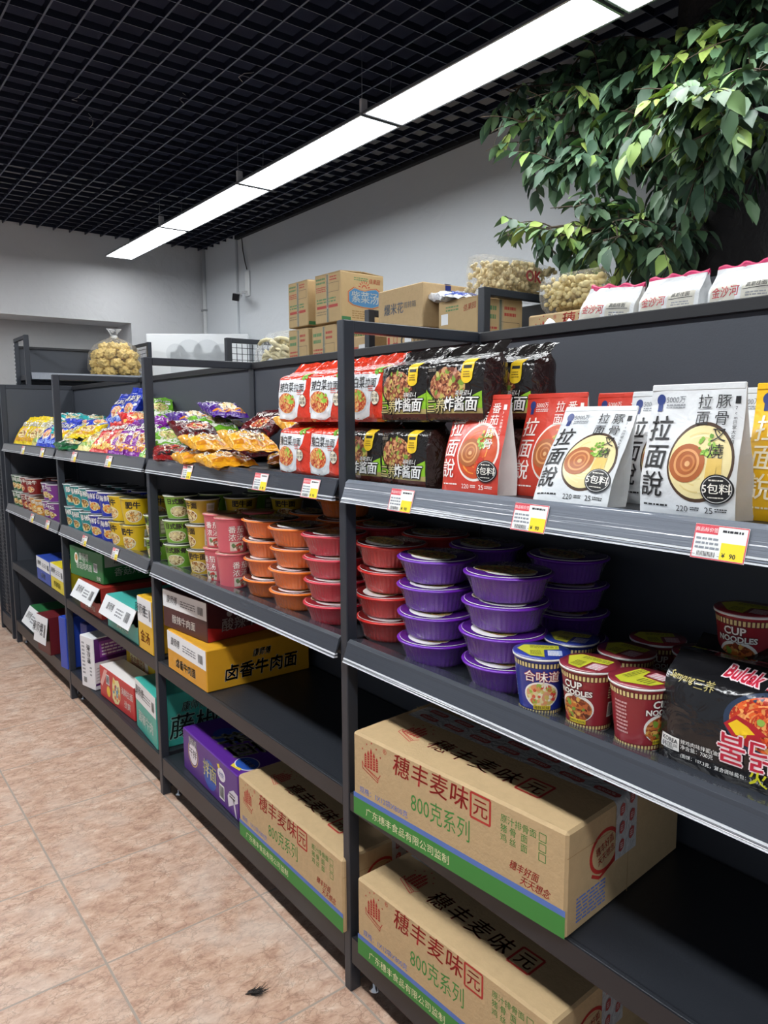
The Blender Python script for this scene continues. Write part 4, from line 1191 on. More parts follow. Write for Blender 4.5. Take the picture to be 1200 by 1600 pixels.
# --- third bay cups
yw = Kind(lambda: plain_cup(.046, .060, .100, '#e6c21c', '#f0ead8', '肥牛', ['#a8763a', '#d9b878', '#e6a03a', '#e8d8a8'], '#f0d23a', '#2a2420', '#4a4630', '#ecebe4', 5))
bl = Kind(lambda: plain_cup(.044, .057, .102, '#1c34b0', '#e8e6ea', '海鲜面', ['#e0a03a', '#c9502a', '#f0d8a0', '#d8c27a'], '#e8e8ee', '#f4f4f8', '#2c3038', None, 6, pic=.78))
tl = Kind(lambda: plain_cup(.044, .057, .102, '#159294', '#d8e8e6', '藤椒', ['#8a5a2a', '#c98a3a', '#5a7a3a', '#e0c88a'], '#e0ecec', '#f4f8f4', '#2a3434', None, 7, pic=.78))
G3 = 'cups in the third bay'
for k, c, x, y, n, where, ph, rz in [
    (yw, 'yellow', .992, 2.870, 2, 'of the pair beside the post', .1045, 40), (yw, 'yellow', .990, 3.000, 2, 'of the pair beside the blue cups', .1045, 20), (yw, 'yellow', 1.125, 2.930, 2, 'of the second-row pair', .1045, 55),
    (bl, 'blue', .988, 3.140, 2, 'of the pair next to the yellow cups', .1065, 25), (bl, 'blue', .985, 3.268, 2, 'of the pair next to the teal cups', .1065, 35), (bl, 'blue', 1.115, 3.090, 2, 'of the pair behind the yellow ones', .1065, 50), (bl, 'blue', 1.115, 3.225, 2, 'of the second-row pair', .1065, 10),
    (tl, 'teal', .985, 3.400, 2, 'of the pair next to the blue cups', .1065, 30), (tl, 'teal', .985, 3.535, 2, 'of the middle pair', .1065, 40), (tl, 'teal', .990, 3.665, 2, 'of the pair beside the far post', .1065, 35), (tl, 'teal', 1.115, 3.360, 2, 'of the pair behind the blue ones', .1065, 15), (tl, 'teal', 1.115, 3.500, 2, 'of the second-row pair', .1065, 60)]:
    stack(k, x, y, Z2, n, ph, c+' noodle cup, # '+where, 'noodle cup', c+' '+G3, rz)
# --- farthest bay cups
gd = Kind(lambda: plain_cup(.037, .047, .090, '#1f6236', '#e6ead8', '菌菇', ['#c98a3a', '#e8d8a8', '#8a5a2a', '#e0c88a'], '#e6ece4', '#f0f4ea', '#2a3430', None, 8, pic=.78))
rd = Kind(lambda: plain_cup(.040, .052, .090, '#86201e', '#e6d8c8', '红烧牛', ['#c9502a', '#e8a86a', '#7a2a1a', '#e0c88a'], '#e6dcd8', '#f4ece0', '#34282a', None, 9, pic=.78))
og = Kind(lambda: plain_cup(.040, .052, .090, '#e09a2c', '#f0e6cc', '咖喱', ['#c9802a', '#e8c86a', '#7a4a1a', '#e8d8a8'], '#f0e2c0', '#fff6e0', '#3a3020', None, 10, pic=.78))
pl = Kind(lambda: plain_cup(.040, .052, .090, '#7a2f8e', '#e8dce8', '老坛', ['#c98a3a', '#e8d8a8', '#8a5a2a', '#b0c06a'], '#ece4ee', '#f6f0f6', '#32283a', None, 11, pic=.78))
for k, c, x, y, n, where in [(gd, 'green', .985, 4.830, 2, 'of the outer pair beside the side panel'), (gd, 'green', .985, 4.725, 2, 'of the inner pair'), (rd, 'dark red', .985, 4.600, 2, 'of the pair beside the green cups'), (rd, 'dark red', .985, 4.470, 2, 'of the middle pair'), (rd, 'dark red', 1.10, 4.520, 2, 'of the second-row pair'),
    (og, 'orange', .978, 4.345, 1, 'alone in front of the dark red pairs'), (og, 'orange', .975, 4.225, 1, 'beside the purple cups'), (rd, 'dark red', 1.085, 4.300, 2, 'of the pair behind the orange cups'), (pl, 'purple', .985, 4.100, 2, 'of the outer pair'), (pl, 'purple', .985, 3.985, 2, 'of the pair nearest the post'), (pl, 'purple', 1.10, 4.050, 2, 'of the second-row pair')]:
    nm = c+' noodle cup in the farthest bay, '+('# ' if n > 1 else '')+where
    stack(k, x, y, Z2, n, .0945, nm, 'noodle cup', 'cups in the farthest bay', 30)

# ------------------------------------------------------------------ pouches and multipacks on the top shelf
pz = Z1+.001
ZF = Z1+.0005
for k, x, y, rz, tilt, lb in [
    ('red', .972, 1.005, 3, -9, 'red ramen pouch standing in front, beside the black multipacks'),
    ('red', 1.045, .885, 0, -7, 'red ramen pouch standing between the front red and white pouches'),
    ('red', 1.150, .800, 0, -6, 'red ramen pouch at the back, mostly hidden behind the white pouches'),
    ('white', .968, .768, 5, -27, 'white ramen pouch leaning back, second white one from the right edge'),
    ('white', .968, .562, 2, -3, 'white ramen pouch standing upright, largest in view'),
    ('white', 1.090, .690, 0, -8, 'white ramen pouch at the back between the two front white pouches'),
    ('white', 1.130, .540, 0, -6, 'white ramen pouch behind the upright white pouch, beside the yellow ones'),
    ('yellow', 1.038, .440, 4, -3, 'yellow ramen pouch cut by the right edge of the photo, the rear one of two'),
    ('yellow', .955, .362, 4, -3, 'yellow ramen pouch cut by the right edge of the photo, the front one of two')]:
    o = ramen_pouch(k, int(y*100))
    tag(put(o, x, y, ZF, rz, tilt), lb, 'ramen pouch', 'stand-up ramen pouches')

kp = [Kind(lambda s=s: five_pack('kimchi', s)) for s in (3, 8)]
bp = [Kind(lambda s=s: five_pack('black', s)) for s in (5, 11)]
HP5 = .137
i = 0
for y, col in ((1.676, 'farthest'), (1.522, 'middle'), (1.368, 'nearest')):
    for lev, ln in ((0, 'lower'), (1, 'upper')):
        if lev == 0 and y < 1.4: continue
        tag(put(kp[i % 2].get(), .990+.004*lev, y-.006*lev, ZF+lev*HP5, (-2, 2)[i % 2], -2), 'red kimchi noodle multipack, %s one in the %s front column' % (ln, col), 'noodle multipack', 'red noodle multipacks'); i += 1
for y in (1.69, 1.53):
    for lev, ln in ((0, 'lower'), (1, 'upper')):
        tag(put(kp[i % 2].get(), 1.100, y+.01, ZF+lev*HP5, 2, -2), 'red kimchi noodle multipack, %s one behind the %s front column' % (ln, 'farthest' if y > 1.6 else 'middle'), 'noodle multipack', 'red noodle multipacks'); i += 1
i = 0
for x, y, lev, lb in [(.985, 1.374, 0, 'lower row, half hidden by the steel post'), (.980, 1.214, 0, 'lower row, directly below the farther upper one'), (1.060, 1.066, 0, 'lower row, beside the red pouch'),
                      (.985, 1.218, 1, 'upper row, beside the red multipacks'), (.988, 1.066, 1, 'upper row, middle'), (1.085, 1.030, 1, 'upper row, set back behind the red pouches'),
                      (1.155, .960, 0, 'lower row, set back behind the red pouches')]:
    tag(put(bp[i % 2].get(), x, y, ZF+lev*HP5, (1, -3)[i % 2], -2), 'black noodle multipack, '+lb, 'noodle multipack', 'black noodle multipacks'); i += 1
# one red multipack rests on the black pack beside the post: the nearest upper one

# ------------------------------------------------------------------ heaps of single packets
pk = {
 'yellow gold': Kind(lambda: packet('#e0a020', '#c47a16', ['#7a4a24', '#b8783a', '#d9a85a', '#5a3018', '#e8d09a'], '牛肉面', 2)),
 'dark red': Kind(lambda: packet('#5a1418', '#2a0f10', ['#8a2a1a', '#c2522a', '#5a1a14', '#d98a4a', '#b03a24'], '麻辣面', 3, .14, .19)),
 'purple': Kind(lambda: packet('#4a1a86', '#d98a2a', ['#e8d8a8', '#d9a85a', '#b87a3a', '#f0e8d0'], '酸菜面', 4)),
 'green': Kind(lambda: packet('#6fb02c', '#e8ecd8', ['#d9b878', '#8a6a3a', '#e8d8a8', '#a8c05a'], '菌菇面', 5)),
 'red and black': Kind(lambda: packet('#8a1c1c', '#1a1414', ['#c2392a', '#2a1614', '#d9583a', '#6a1a18'], '香辣', 6)),
 'red': Kind(lambda: packet('#c41e1c', '#e0c060', ['#c9702f', '#e8a86a', '#8a2a1a', '#e0c88a'], '红烧面', 7)),
 'magenta': Kind(lambda: packet('#7a1f8c', '#d98a2a', ['#c9702f', '#e8d8a8', '#f0e8e0', '#8a4a2a'], '老坛面', 8)),
 'blue': Kind(lambda: packet('#1634b4', '#7a94d8', ['#e0a87a', '#d98a5a', '#f0d8c0', '#c96a4a'], '海鲜面', 9)),
 'yellow': Kind(lambda: packet('#e2c414', '#c98a1a', ['#8a5a2a', '#d9a85a', '#c96a3a', '#e8dca8'], '鸡汤面', 10)),
 'teal': Kind(lambda: packet('#0f9498', '#5ab8a8', ['#d9b878', '#8a6a3a', '#e8d8a8', '#5a8a5a'], '藤椒面', 12)),
 'dark green': Kind(lambda: packet('#1f5a34', '#12301e', ['#d9b878', '#8a6a3a', '#2a5a3a', '#5a8a5a'], '香菇面', 13)),
 'cream': Kind(lambda: packet('#cdbf74', '#7aa03a', ['#8a5a2a', '#d9a85a', '#5a7a3a', '#e8dca8'], '葱油面', 14)),
}
PILE = 'single noodle packets in the %s'
def pile(items, bayname):
    for k, x, y, z, rz, tilt, roll, lb in items:
        o = pk[k].get()
        if rz >= 60: y -= .0925*math.sin(math.radians(-tilt))*math.sin(math.radians(rz))
        put(o, x, y, z, rz, tilt, roll)
        tag(o, lb, 'noodle packet', PILE % bayname)
z0 = Z1
pile([   # second bay; lying packets have tilt -90 (front up)
 ('yellow gold', .960, 2.020, z0+.030, 84, -84, 0, 'yellow noodle packet lying at the shelf front edge, nearest the red multipacks'),
 ('yellow gold', .975, 2.260, z0+.030, 80, -86, 0, 'yellow noodle packet lying at the bottom, partly covered by two others'),
 ('yellow gold', .990, 2.190, z0+.072, 86, -80, 0, 'yellow noodle packet on top of the front two, long side to the aisle'),
 ('yellow gold', 1.000, 1.960, z0+.075, 80, -76, 4, 'yellow noodle packet leaning beside the lower red multipack'),
 ('yellow gold', 1.110, 1.960, z0+.034, 60, -88, 0, 'yellow noodle packet underneath, behind the front yellow ones'),
 ('yellow gold', 1.165, 1.930, z0+.112, 76, -74, 0, 'yellow noodle packet highest of the yellow ones, against the red multipacks'),
 ('red and black', .965, 2.480, z0+.030, 70, -80, 0, 'red and black noodle packet lying at the shelf front beside the post'),
 ('red and black', 1.040, 2.330, z0+.034, 86, -88, 0, 'red and black noodle packet lying beneath the dark red ones'),
 ('dark red', 1.030, 2.400, z0+.100, 82, -74, 0, 'dark red noodle packet lying lengthwise above the red and black one'),
 ('dark red', 1.110, 2.150, z0+.095, 24, -62, 0, 'dark red noodle packet with its bowl picture facing up, in mid heap'),
 ('dark red', 1.235, 2.330, z0+.036, 84, -88, 0, 'dark red noodle packet lying at the back of the heap'),
 ('dark red', 1.200, 2.020, z0+.100, 6, -22, 0, 'dark red noodle packet propped upright at the back beside the red multipacks'),
 ('green', .985, 2.600, z0+.062, 60, -70, 0, 'bright green noodle packet poking out beside the post'),
 ('green', 1.150, 2.500, z0+.122, 84, -76, 0, 'green and white noodle packet lying between the purple and dark red ones'),
 ('purple', 1.120, 2.660, z0+.105, 84, -82, 0, 'purple noodle packet, lower of those stacked against the back panel'),
 ('purple', 1.150, 2.700, z0+.150, 86, -80, 0, 'purple noodle packet, second up against the back panel'),
 ('purple', 1.190, 2.500, z0+.172, 84, -76, 3, 'purple noodle packet perched at the very top of the heap'),
 ('purple', 1.240, 2.560, z0+.120, 80, -84, 0, 'purple noodle packet beneath the topmost purple one'),
 ('purple', 1.220, 2.700, z0+.034, 80, -88, 0, 'purple noodle packet at the bottom against the back panel'),
 ('cream', 1.000, 2.640, z0+.020, 40, -84, 0, 'pale noodle packet at the shelf front by the post, under the green one'),
], 'second bay')
pile([   # third bay
 ('dark green', .965, 3.660, z0+.030, 84, -84, 0, 'dark green noodle packet lying at the shelf front beside the far post'),
 ('dark green', 1.090, 3.600, z0+.034, 80, -86, 0, 'dark green noodle packet under the yellow ones'),
 ('yellow', 1.025, 3.900, z0+.075, 40, -74, 0, 'yellow noodle packet on the dark green one, nearer the far post'),
 ('yellow', 1.035, 3.750, z0+.078, 36, -70, 0, 'yellow noodle packet beside the cream packet'),
 ('yellow', 1.050, 3.610, z0+.055, 30, -72, 0, 'yellow noodle packet behind the cream packet'),
 ('cream', .965, 3.470, z0+.024, 10, -60, 0, 'cream noodle packet leaning at the shelf front left of the red ones'),
 ('blue', 1.140, 4.000, z0+.118, 80, -80, 0, 'blue noodle packet lying at the back, left'),
 ('blue', 1.140, 3.850, z0+.112, 70, -76, 0, 'blue noodle packet lying at the back, beside the propped pair'),
 ('blue', 1.190, 3.770, z0+.120, 16, -34, 0, 'blue noodle packet propped up at the back, left of the propped pair'),
 ('blue', 1.215, 3.640, z0+.125, 10, -24, 4, 'blue noodle packet propped upright at the back, right of the propped pair'),
 ('teal', 1.220, 4.130, z0+.140, 84, -78, 0, 'teal noodle packet highest at the back, past the far post'),
 ('teal', 1.230, 3.980, z0+.034, 84, -86, 0, 'teal noodle packet at the bottom of the back row'),
 ('red', .968, 3.300, z0+.012, 14, -46, 0, 'red noodle packet leaning at the front beside the cream one'),
 ('red', .985, 3.180, z0+.014, 10, -42, 0, 'red noodle packet leaning at the front beside the magenta ones'),
 ('red', 1.120, 3.420, z0+.100, 70, -76, 0, 'red noodle packet lying behind, lower of the two'),
 ('red', 1.150, 3.320, z0+.135, 78, -72, 0, 'red noodle packet lying behind, upper of the two'),
 ('magenta', .965, 3.060, z0+.012, 8, -44, 0, 'magenta noodle packet leaning at the front beside the red ones'),
 ('magenta', .985, 2.940, z0+.014, 4, -38, 0, 'magenta noodle packet leaning at the front, in the middle of its row'),
 ('magenta', .968, 2.820, z0+.012, 10, -40, 0, 'magenta noodle packet leaning at the front, nearest the near post'),
 ('purple', 1.120, 2.960, z0+.120, 80, -78, 0, 'purple noodle packet lying behind the magenta ones, upper'),
 ('purple', 1.110, 2.900, z0+.078, 82, -82, 0, 'purple noodle packet lying behind the magenta ones, lower'),
 ('green', .965, 2.700, z0+.012, 6, -52, 0, 'green noodle packet leaning at the front right beside the near post'),
 ('green', 1.240, 3.300, z0+.160, 70, -60, 0, 'green noodle packet tipped against the back panel'),
], 'third bay')
pile([   # farthest bay
 ('yellow', .965, 4.780, z0+.012, 16, -36, 0, 'yellow noodle packet leaning at the front, outermost in the farthest bay'),
 ('yellow', .985, 4.650, z0+.012, 12, -34, 0, 'yellow noodle packet leaning at the front, second in the farthest bay'),
 ('yellow', .970, 4.520, z0+.012, 14, -36, 0, 'yellow noodle packet leaning at the front, third in the farthest bay'),
 ('cream', .972, 4.390, z0+.012, 10, -38, 0, 'cream noodle packet leaning at the front of the farthest bay'),
 ('teal', 1.080, 4.480, z0+.075, 70, -72, 0, 'teal noodle packet, lowest of the teal heap in the farthest bay'),
 ('teal', 1.110, 4.380, z0+.105, 76, -74, 0, 'teal noodle packet, middle of the teal heap in the farthest bay'),
 ('teal', 1.130, 4.260, z0+.130, 80, -70, 0, 'teal noodle packet, highest of the teal heap in the farthest bay'),
 ('teal', 1.060, 4.180, z0+.095, 60, -66, 0, 'teal noodle packet behind the blue ones in the farthest bay'),
 ('blue', .965, 4.260, z0+.012, 12, -44, 0, 'blue noodle packet leaning at the front of the farthest bay, left one'),
 ('blue', .975, 4.130, z0+.012, 8, -40, 0, 'blue noodle packet leaning at the front of the farthest bay, middle one'),
 ('blue', .965, 4.000, z0+.012, 10, -42, 0, 'blue noodle packet leaning at the front of the farthest bay, right one'),
 ('cream', .965, 3.870, z0+.012, 8, -50, 0, 'cream noodle packet beside the post in the farthest bay'),
], 'farthest bay')

# ------------------------------------------------------------------ cartons on the two lower shelves
def at(o, bl, br, z):
    """front bottom corners (x,y), far one first"""
    cx, cy = (bl[0]+br[0])/2, (bl[1]+br[1])/2
    ang = math.degrees(math.atan2(br[0]-bl[0], bl[1]-br[1]))   # turn about the vertical
    return put(o, cx, cy, z, ang)
zt = .001
at(noodle_carton('kraft noodle carton on the third shelf, jutting over the edge under the cup noodles'), (.885, 1.258), (.927, .710), Z3+.0015)
at(noodle_carton('kraft noodle carton at the very bottom, below the carton that juts out'), (.912, 1.285), (.935, .737), Z4+zt)
at(noodle_carton('kraft noodle carton on the bottom shelf beside the purple carton'), (.924, 1.904), (.921, 1.356), Z4+zt)

at(snack_carton('noodle_carton', .319, .382, .138, '#dca024', '#d8981e', '卤香牛肉面', '卤香牛肉面', 'yellow carton under the dark red one on the third shelf', .48, '#2a2018', '#201a16', None, .062, '#f0ead8'), (.936, 2.450), (.936, 2.131), Z3+zt)
o = snack_carton('noodle_carton', .300, .330, .135, '#4e2126', '#44181c', '酸辣牛肉面', '酸辣牛肉面', 'dark red carton stacked on the yellow one', .46, '#f0ece6', '#b8b2ae', '康师傅', .055)
r = Art(); r.poly([(.002, .002), (.328, .002), (.328, .050), (.20, .030), (.10, .028), (.002, .050)], M('#a8262a', .42), 1)
for k in range(3): r.ell(.085+k*.026, .085, .011, .011, M('#a8a2a0', .4), 2, 18)
b = MB(); r.put(b, on_right(.150)); print_on(o, b)
at(o, (.945, 2.500), (.975, 2.202), Z3+.1395)

o = snack_carton('noodle_carton', .454, .30, .150, '#5a2590', '#512084', '', '', 'purple carton on the bottom shelf beside the kraft one', 0)
a = Art(); w_ = .454; yl_ = M('#e8d23a', .4); bl_ = M('#2a56b0', .4); pw = M('#e9e4ee', .4)
a.ring(-.135, .085, .045, .048, .004, M('#d8b86a', .4), 1); a.ell(-.135, .085, .036, .040, M('#efe8f0', .4), 1); a.text('康师傅', -.135, .125, .030, pw, 3, .03, 'c', .8, 0, 0, False, 1, INK, .05); a.text('干拌', -.135, .085, .034, INK, 2, .03)
a.ell(.01, .065, .055, .050, bl_, 1); a.text('拌面', .01, .078, .062, M('#f2e6a0', .4), 3, .04, 'c', .9, 0, 0, False, 1, M('#2a56b0', .4), .05)
a.ell(.105, .105, .030, .022, pw, 1); a.text('大份', .105, .105, .020, bl_, 2, .03); a.poly([(.072,.130),(.082,.118),(.096,.124),(.090,.136)], yl_, 2); a.barcode(.085, .022, .125, .072, LBL, INK, 1)
a.poly([(.155,.020),(.226,.060),(.226,.085),(.195,.090),(.165,.075),(.150,.055)], M('#d8d4e0', .4), 1); a.poly([(.185,.060),(.200,.060),(.215,.005),(.207,.005)], M('#d8d4e0', .4), 1); a.scraps(.165,.055,.205,.075, INK, 2, 2)
t = Art(); t.text('拌面', .02, .10, .115, M('#e6e2d0', .4), 3, .05, 'c', .9, 0, .15, False, 1, M('#8a8a6a', .4), .04); t.ell(-.06, .10, .07, .05, M('#2a46a0', .4), 1)
t.ell(.17, .06, .050, .038, pw, 1); t.ell(.17, .06, .046, .034, bl_, 2); t.text('大份量', .17, .064, .022, pw, 3, .03); t.poly([(.14,.030),(.165,.022),(.19,.032),(.20,.020),(.15,.012)], yl_, 3)
t.text('康师傅', .13, .20, .05, pw, 2, .03, 'c', .9)
b = MB(); a.put(b, on_front(0)); t.put(b, on_top(.150)); print_on(o, b)
at(o, (.966, 2.419), (.951, 1.966), Z4+zt)

at(snack_carton('noodle_carton', .273, .285, .205, '#3fae9f', '#3aa698', '藤椒牛肉', '藤椒', 'tall teal carton on the bottom shelf seen past the steel post', .42, '#f0f4ee', '#2a3a36', None, .10, '#9fd0c4'), (.959, 2.880), (.940, 2.607), Z4+zt)
# third bay, third shelf
o = snack_carton('noodle_carton', .362, .30, .138, '#24733a', '#24733a', '', '香菇炖鸡面', 'large green carton lying across two others under the second shelf', 0, '#f4f4ee', '#d8e0d4')
a = Art(); gw = M('#f2f4ee', .4)
a.text('康师傅', -.02, .098, .040, gw, 2, .03, 'c', .9); a.text('香菇炖鸡面', -.02, .055, .036, gw, 2, .03); a.text('干脆', -.02, .078, .012, gw, 2, .03); a.ell(-.105, .085, .022, .026, gw, 1); a.ell(-.105, .088, .014, .016, FOOD(['#c98a3a', '#e0b060', '#b06a2a'], 160), 2)
a.barcode(.085, .045, .125, .085, LBL, INK, 1); a.text('劲爽', .135, .020, .022, gw, 2, .03)
b = MB(); a.put(b, on_front(0))
q = Art(); q.rect(.01, .075, .20, .132, M('#9aa39c', .4), 1); q.text('康师傅', .10, .104, .036, INK, 2, .02, 'c', .9); q.put(b, on_right(.181)); print_on(o, b)
at(o, (.935, 3.640), (.975, 3.280), Z3+.1425)
at(open_carton('noodle_carton', .290, .38, .138, '#a42a24', '红烧牛肉面', 'red carton torn open, below the green carton', .48, 30), (.938, 3.520), (.944, 3.230), Z3+zt)
at(open_carton('noodle_carton', .360, .38, .138, '#48b3a8', '藤椒牛肉面', 'teal carton torn open, below the green carton', .50, 26), (.940, 3.125), (.942, 2.765), Z3+zt)
at(snack_carton('noodle_carton', .147, .38, .205, '#e2b22a', '#dfae26', '金汤', '金汤肥牛', 'narrow yellow carton on the third shelf beside the open teal one', .48, '#c03a2a', '#2a2018', None, .06), (.937, 2.745), (.937, 2.598), Z3+zt)
# third bay, bottom shelf
o = snack_carton('noodle_carton', .120, .30, .245, '#e9eaee', '#e9eaee', '', '', 'white carton standing on end, purple print on its side', 0)
a = Art(); a.text('康师傅', .015, .165, .034, INK, 2, .02, 'c', .9, -PI/2); a.scraps(-.045, .06, -.02, .22, M('#8a8e96', .4), 9, 1); a.barcode(-.042, .020, -.008, .052, LBL, INK, 1); a.scraps(.02, .06, .04, .11, M('#8a8e96', .4), 3, 1)
r = Art(); pu = M('#54206a', .4); r.rect(.004, .130, .296, .240, pu, 1); r.rect(.03, .150, .17, .225, M('#8a3f9a', .4), 2); r.scraps(.04, .155, .16, .215, M('#e9dcea', .4), 4, 3)
for k in range(6): r.line([(.01, .10-.014*k), (.10, .118-.016*k), (.20, .10-.01*k), (.29, .12-.018*k)], .0016, INK, 2)
r.poly([(.004,.03),(.16,.045),(.29,.02),(.29,.012),(.16,.030),(.004,.02)], pu, 2)
b = MB(); a.put(b, on_front(0)); r.put(b, on_right(.060)); print_on(o, b)
at(o, (.920, 3.500), (.945, 3.383), Z4+zt)
o = snack_carton('noodle_carton', .330, .22, .290, '#d9c02a', '#d9c02a', '', '', 'yellow carton standing behind the red one on the bottom shelf', 0)
a = Art(); a.poly([(-.164,.002),(.164,.002),(.164,.085),(-.164,.115)], M('#d9603a', .4), 1); a.ell(-.03, .165, .085, .055, M('#efe8b0', .4), 1); a.text('金色酸菜鱼', -.02, .150, .036, M('#c05a2a', .4), 2, .03); a.text('肥牛', .075, .225, .070, INK, 3, .03, 'c', .9); a.rect(.055, .115, .095, .19, M('#eee9d0', .4), 2); a.text('大食桶', -.06, .055, .036, M('#f2e2c0', .4), 2, .03)
b = MB(); a.put(b, on_front(0)); print_on(o, b)
at(o, (1.085, 3.360), (1.095, 3.030), Z4+zt)
o = snack_carton('noodle_carton', .400, .115, .142, '#c22a2c', '#c22a2c', '', '', 'red carton with white top on the bottom shelf, in front of the yellow carton', 0)
a = Art(); a.poly([(-.195,.06),(-.14,.135),(-.10,.138),(-.17,.05)], M('#e8b0a8', .4), 1); a.barcode(-.12, .075, -.08, .120, LBL, INK, 1); a.ell(-.095, .045, .022, .024, M('#e8c23a', .4), 1)
a.poly([(-.05,.03),(-.02,.012),(.02,.02),(.045,.05),(.05,.10),(.03,.128),(-.01,.12),(-.03,.13),(-.045,.09)], M('#e8dca0', .4), 1); a.blobs(0, .075, .038, .045, [M('#d9582a', .4), M('#3a8ac0', .4), M('#e8c23a', .4)], 22, .009, 2, 6)
a.text('海鲜拉面', .125, .095, .036, M('#f4f0ec', .4), 2, .03, 'c', .9); a.text('劲爽', .125, .045, .036, M('#f4f0ec', .4), 2, .03)
t = Art(); t.rect(-.198, .002, .198, .113, M('#efe9e6', .4), 1, .1)
b = MB(); a.put(b, on_front(0)); t.put(b, on_top(.142)); print_on(o, b)
at(o, (.950, 3.320), (.965, 2.921), Z4+zt)
# farthest bay
at(snack_carton('noodle_carton', .282, .36, .130, '#2a48a8', '#2a48a8', '海鲜面', '海鲜面', 'blue and white carton on the third shelf of the farthest bay', .5, '#e8ecf4', '#d0d6e6', '海鲜'), (.936, 4.330), (.936, 4.048), Z3+zt)
at(snack_carton('noodle_carton', .250, .36, .136, '#e0cc2a', '#e0cc2a', '老母鸡汤', '鸡汤面', 'yellow and white carton on the third shelf of the farthest bay', .5, '#2a2018', '#2a2018', '鸡汤'), (.936, 4.035), (.936, 3.785), Z3+zt)
at(open_carton('noodle_carton', .300, .36, .160, '#2a7040', '香菇炖鸡面', 'green carton torn open on the bottom shelf of the farthest bay', .45, 30), (.945, 4.60), (.945, 4.30), Z4+zt)
o = open_carton('noodle_carton', .170, .34, .200, '#6a1c22', '', 'dark red carton torn open, its white inside flap hanging out', .35, 8)
at(o, (.895, 4.225), (.915, 4.055), Z4+zt)
at(snack_carton('noodle_carton', .075, .34, .262, '#2a4ab4', '#2a4ab4', '', '', 'blue carton standing on end beside the post in the farthest bay', 0), (.912, 3.835), (.925, 3.761), Z4+zt)
at(snack_carton('noodle_carton', .075, .34, .250, '#2a3a94', '#2a3a94', '', '', 'dark blue carton standing on end, just inside the third bay', 0), (.975, 3.690), (.985, 3.616), Z4+zt)

# ------------------------------------------------------------------ price tickets in the strips
TK, TY, TP = M('#eef0ee', .35), M('#f0dc3a', .35), M('#e0525e', .35)
def ticket():
    b = MB(); w, h = .072, .046
    b.box((-w/2, -.0006, -h/2), (w/2, 0, h/2), TK)
    a = Art(); a.frame(-w/2+.001, -h/2+.001, w/2-.001, h/2-.001, .0013, TP, 1); a.rect(-w/2+.002, h/2-.0125, -.004, h/2-.002, TP, 1)
    a.text('商品标价签', -.019, h/2-.007, .0062, WHITE, 2, .03); a.rect(.003, -h/2+.002, w/2-.002, h/2-.022, TY, 1); a.text('¥', .008, -h/2+.008, .008, INK, 2, .02); a.text('90', .020, -h/2+.008, .0085, INK, 2, .02)
    a.scraps(-w/2+.004, -h/2+.012, .001, h/2-.016, M('#8a9098', .4), 3, 1); a.scraps(.002, h/2-.010, w/2-.004, h/2-.004, INK, 1, 1); a.barcode(-w/2+.006, -h/2+.003, .0, -h/2+.011, TK, INK, 1, 14)
    a.put(b, on_front(-.0006))
    return b.build('price_ticket')
tk = Kind(ticket)
for y, z, lb in [(1.133, Z1, 'below the black multipacks'), (.800, Z1, 'below the leaning white pouch'), (.480, Z1, 'below the upright white pouch near the right edge'),
    (2.186, Z1, 'below the red and black packets, left in the second bay'), (1.713, Z1, 'below the farthest red multipack'), (1.470, Z1, 'left of the steel post, below the middle red multipacks'),
    (3.421, Z1, 'below the cream packet in the third bay'), (2.947, Z1, 'below the magenta packets in the third bay'), (4.404, Z1, 'on the top shelf of the farthest bay, the farther one'), (3.985, Z1, 'on the top shelf of the farthest bay, the nearer one'),
    (3.336, Z2, 'below the blue cups in the third bay'), (2.925, Z2, 'below the yellow cups in the third bay'), (4.296, Z2, 'below the orange cups in the farthest bay'), (3.970, Z2, 'below the purple cups in the farthest bay')]:
    o = tk.get(); o.location = (A-.0105, y, z-.018); o.rotation_euler = (math.radians(-16), 0, math.radians(-90))
    tag(o, 'white price ticket '+lb, 'price ticket', 'price tickets in the shelf strips')

# ------------------------------------------------------------------ cardboard boxes on the row behind
BXF = BX+.006
KB = M('#c0a477', .75, var=.08, vs=50)
def sun_logo(a, cx, cy, s):
    bl_ = M('#4f86b4', .6); rd_ = M('#b8452e', .6); wh_ = M('#d8dcd8', .6)
    top = [(-.46, .10), (-.30, .20), (-.12, .16), (0, .15), (.14, .19), (.32, .22), (.46, .14)]
    bot = [(.46, -.12), (.2, -.20), (-.1, -.19), (-.34, -.16), (-.46, -.10)]
    big = [(cx+x*s*1.07, cy+y*s*1.14) for x, y in top+bot]; a.poly(big, rd_, 1)
    a.poly([(cx+x*s*1.03, cy+y*s*1.07) for x, y in top+bot], KB, 2); a.poly([(cx+x*s, cy+y*s) for x, y in top+bot], bl_, 3)
    a.text('紫菜汤', cx, cy+.01*s, .27*s, wh_, 4, .04)
    a.ring(cx-.02*s, cy+.22*s, .075*s, .075*s, .025*s, rd_, 1, 0, PI, 12)
    for k in range(7):
        t = PI*(k+.5)/7; a.line([(cx-.02*s+.11*s*math.cos(t), cy+.22*s+.11*s*math.sin(t)), (cx-.02*s+.17*s*math.cos(t), cy+.22*s+.17*s*math.sin(t))], .022*s, rd_, 1)
